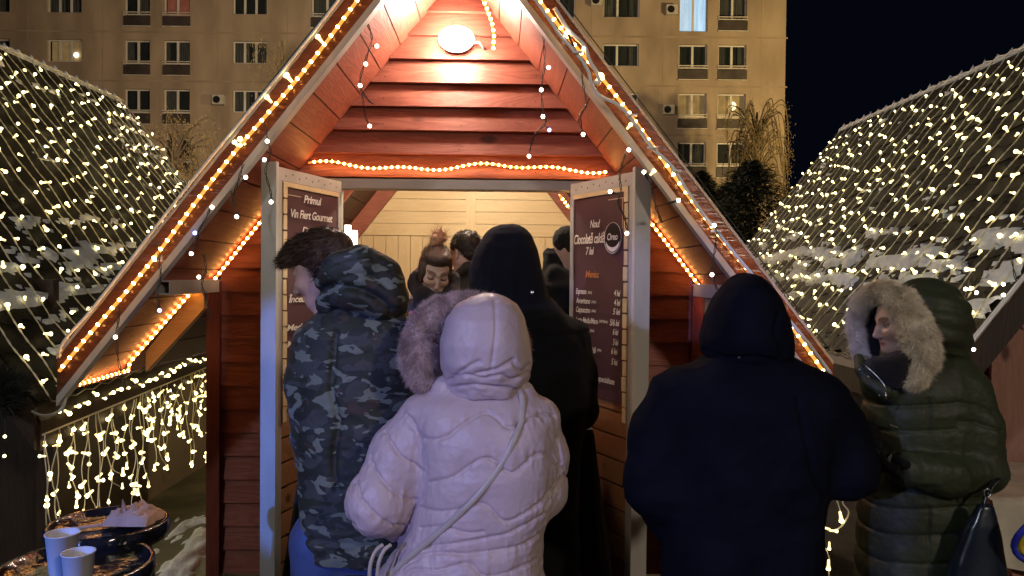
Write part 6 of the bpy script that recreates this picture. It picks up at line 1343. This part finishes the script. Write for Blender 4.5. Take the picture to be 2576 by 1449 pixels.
# black leather handbag on her far hip
bag = root('handbag', (1.66, 2.62, 0.4), 'glossy dark blue handbag hanging low beside the green parka', 'bag')
s = Sdf((1.26, 2.25, 0.35), (1.80, 2.65, 1.10), 0.007); c = P(2462, 1360, 2.46); s.loft([(0.50, c.x, 2.46, 0.105, 0.05), (0.60, c.x, 2.46, 0.110, 0.055), (0.74, c.x, 2.46, 0.086, 0.045), (0.86, c.x + 0.01, 2.46, 0.050, 0.03), (0.93, c.x + 0.02, 2.46, 0.02, 0.015)], 0.02, n=2.6)
cloth_mesh(s, 'bag_body', mat('dark_blue_leather', (0.010, 0.018, 0.032), 0.25, var=0.2, spec=0.8), bag, lambda v, n: 0.006 * wrinkle(v, (9, 9, 7), 3))
MB().tube(smoothpath([P(2475, 1275, 2.46), P(2484, 1240, 2.47), P(2498, 1215, 2.50), P(2520, 1190, 2.56), P(2500, 1120, 2.66)], 5), 0.008, 6).build('handle', M['black_leather'], bag, True)
MB().tube(ringpts(P(2484, 1240, 2.45), Vector((1, 0, 0)), Vector((0, 0, 1)), 0.011, 0.014, 14), 0.0025, 5).build('ring', M['metal'], bag, True)
# ================================================================ people in the doorway
Y = 3.95
hd = head_frame(P(1094, 684, Y), 16, 26, 5, 1.06)
skel = {'L': (P(1165, 790, Y + 0.02), P(1180, 900, Y - 0.05), P(1140, 930, Y - 0.20), (0, 0, -1)), 'R': (P(1028, 785, Y + 0.02), P(1005, 900, Y - 0.05), P(1045, 935, Y - 0.20), (0, 0, -1)), 'fwd': (0, -1, 0)}
bw = person('young woman with messy top bun and black scarf looking down inside the doorway', (P(1098, 1200, Y).x, Y + 0.05), P(1098, 1120, Y + 0.05), 0.09, P(1095, 765, Y + 0.04), hd, skel, female=True, facefine=True, trousers=M['dark_trouser'])
s = Sdf((-0.70, Y - 0.36, 0.75), (-0.08, Y + 0.30, 1.68), 0.008)
s.loft(rows_px(Y + 0.03, [(735, 1055, 1140, .06), (755, 1030, 1165, .09), (785, 1010, 1188, .12), (850, 1005, 1195, .13), (950, 1012, 1188, .13), (1100, 1008, 1190, .14)]), 0.03)
for a, e, w_ in ((skel['L'][0], skel['L'][1], skel['L'][2]), (skel['R'][0], skel['R'][1], skel['R'][2])): s.chain([a, e, w_], [0.058, 0.052, 0.040], 0.03)
cloth_mesh(s, 'jacket', M['floral_jacket'], bw, lambda v, n: 0.006 * wrinkle(v, (12, 12, 14), 5))
s = Sdf((-0.58, Y - 0.24, 1.36), (-0.18, Y + 0.22, 1.72), 0.006); s.chain([P(1048, 718, Y + 0.04), P(1070, 752, Y - 0.05), P(1110, 768, Y - 0.09), P(1135, 745, Y - 0.03), P(1138, 700, Y + 0.05)], [0.045, 0.050, 0.045, 0.042, 0.04], 0.03); s.ell(P(1092, 775, Y - 0.04), (0.10, 0.08, 0.06), 0.04)
s.chain([P(1050, 700, Y + 0.04), P(1060, 690, Y + 0.08)], [0.04, 0.04], 0.03); cloth_mesh(s, 'scarf', M['scarf'], bw, lambda v, n: 0.007 * wrinkle(v, (12, 12, 26), 9))
def bwhair(s):
    s.ell((0, 0.022, 0.044), (0.081, 0.100, 0.090), 0.01); s.ell((0, -0.030, 0.089), (0.070, 0.064, 0.040), 0.02); s.ell((0, 0.0, 0.0), (0.082, 0.07, 0.07), 0.03)
    for q in (-1, 1): s.ell((q * 0.064, -0.030, 0.0), (0.016, 0.028, 0.055), 0.02)
    s.ell((0, -0.105, -0.036), (0.057, 0.066, 0.070), 0.014, 's'); s.ell((0, -0.05, -0.095), (0.09, 0.09, 0.05), 0.02, 's')
hair_cap(bw, M['hair_brown'], hd, bwhair, 3000, 0.028, 6, 0.0007, 0.0, (0, 0.75, 0.35), nz=30, disp=0.003, jit=0.05, nw=-0.05)
def bun(s):
    rr = random.Random(3)
    for k in range(9): a = k * 0.75; s.ell((0.02 * math.cos(a), 0.060 + 0.022 * math.sin(a * 1.3), 0.150 + 0.020 * math.sin(a)), (0.022, 0.020, 0.020), 0.008)
    s.ell((0, 0.058, 0.15), (0.030, 0.028, 0.030), 0.01); s.cap((0, 0.045, 0.105), (0, 0.055, 0.135), 0.022, 0.018, 0.01)
hair_cap(bw, M['hair_blond'], hd, bun, 260, 0.05, 8, 0.0008, -0.2, None, name='hair_bun', disp=0.004, jit=0.5, nw=0.4)
for sd_ in (1,): MB().ball(P(1139, 678, Y - 0.02), 0.006, 8, 5).build('earring', M['metal'], bw, True)
Y = 4.55
hd = head_frame(P(1170, 641, Y), -140, 14, 0, 1.0)
skel = {'L': (P(1145, 735, Y), P(1140, 860, Y), P(1170, 870, Y + 0.2), (0, 0, 1)), 'R': (P(1290, 740, Y), P(1300, 860, Y), P(1265, 880, Y + 0.2), (0, 0, 1)), 'fwd': (-0.6, 1, 0)}
mb = person('short haired man with bare ear, turned away behind the woman with the bun', (P(1210, 1200, Y).x, Y), P(1210, 1050, Y), 0.09, P(1200, 715, Y), hd, skel, skin=SKP, facefine=True, trousers=M['dark_trouser'])
s = Sdf((-0.46, Y - 0.26, 0.8), (0.14, Y + 0.40, 1.74), 0.008)
s.loft(rows_px(Y, [(672, 1168, 1222, .07), (690, 1158, 1240, .09), (712, 1138, 1268, .12), (745, 1118, 1300, .14), (850, 1115, 1308, .14), (1050, 1120, 1300, .14)]), 0.03)
s.chain([P(1150, 690, Y - 0.10), P(1175, 672, Y - 0.11), P(1205, 660, Y - 0.09)], [0.022, 0.026, 0.024], 0.02)
for k in 'LR': s.chain(list(skel[k][:3]), [0.062, 0.056, 0.042], 0.03)
cloth_mesh(s, 'jacket', M['dark_jacket'], mb, lambda v, n: 0.006 * wrinkle(v, (12, 12, 10), 15))
def shorthair(s):
    s.ell((0, 0.020, 0.056), (0.082, 0.102, 0.082), 0.01); s.ell((0, 0.070, 0.0), (0.058, 0.036, 0.062), 0.03); s.ell((0, -0.06, -0.055), (0.08, 0.085, 0.062), 0.015, 's'); s.ell((0, -0.11, 0.0), (0.062, 0.05, 0.055), 0.012, 's')
    for q in (-1, 1): s.ell((q * 0.084, 0.008, -0.004), (0.022, 0.028, 0.040), 0.006, 's')
hair_cap(mb, M['hair_dark'], hd, shorthair, 6000, 0.012, 4, 0.0010, 0.1)
Y = 4.35
hd = head_frame(P(1426, 640, Y), 82, 38, 0, 1.0)
skel = {'L': (P(1405, 740, Y + 0.1), P(1420, 860, Y + 0.1), P(1480, 880, Y), (0, 0, 1)), 'R': (P(1420, 750, Y - 0.12), P(1430, 870, Y - 0.12), P(1490, 890, Y - 0.1), (0, 0, 1)), 'fwd': (1, 0, 0)}
bm = person('man in black knit cap bending forward, half hidden behind the right door leaf', (P(1420, 1200, Y).x, Y + 0.1), P(1400, 1050, Y), 0.09, P(1400, 710, Y), hd, skel, skin=SKP, facefine=True, trousers=M['dark_trouser'], stubble=0.6)
s = Sdf((0.06, Y - 0.36, 0.8), (0.66, Y + 0.36, 1.80), 0.008)
s.loft(rows_px(Y, [(640, 1372, 1396, .05), (665, 1366, 1410, .08), (690, 1362, 1424, .11), (730, 1358, 1450, .14), (800, 1352, 1462, .15), (1050, 1350, 1465, .15)]), 0.03)
s.chain([P(1385, 640, Y), P(1395, 665, Y - 0.03), P(1412, 700, Y - 0.06)], [0.04, 0.045, 0.04], 0.03)
s.ell(P(1425, 722, Y - 0.04), (0.14, 0.16, 0.07), 0.04); s.chain([P(1400, 690, Y - 0.10), P(1440, 712, Y - 0.12)], [0.05, 0.05], 0.03)
for k in 'LR': s.chain(list(skel[k][:3]), [0.062, 0.056, 0.042], 0.03)
cloth_mesh(s, 'jacket', M['black_wool'], bm, lambda v, n: 0.006 * wrinkle(v, (12, 12, 10), 16))
q = P(1419, 705, Y - 0.17); MB().tube([q, q + Vector((-0.006, 0, -0.022))], 0.003, 6).build('zip_pull', M['metal'], bm)
def cap_(s):
    s.ell((0, 0.024, 0.062), (0.088, 0.106, 0.092), 0.0); s.ell((0, -0.06, -0.030), (0.10, 0.12, 0.062), 0.010, 's'); s.ell((0, 0.08, -0.06), (0.1, 0.08, 0.05), 0.01, 's')
hair_cap(bm, M['knit_cap'], hd, cap_, name='knit_cap', disp=0.002, nz=90)
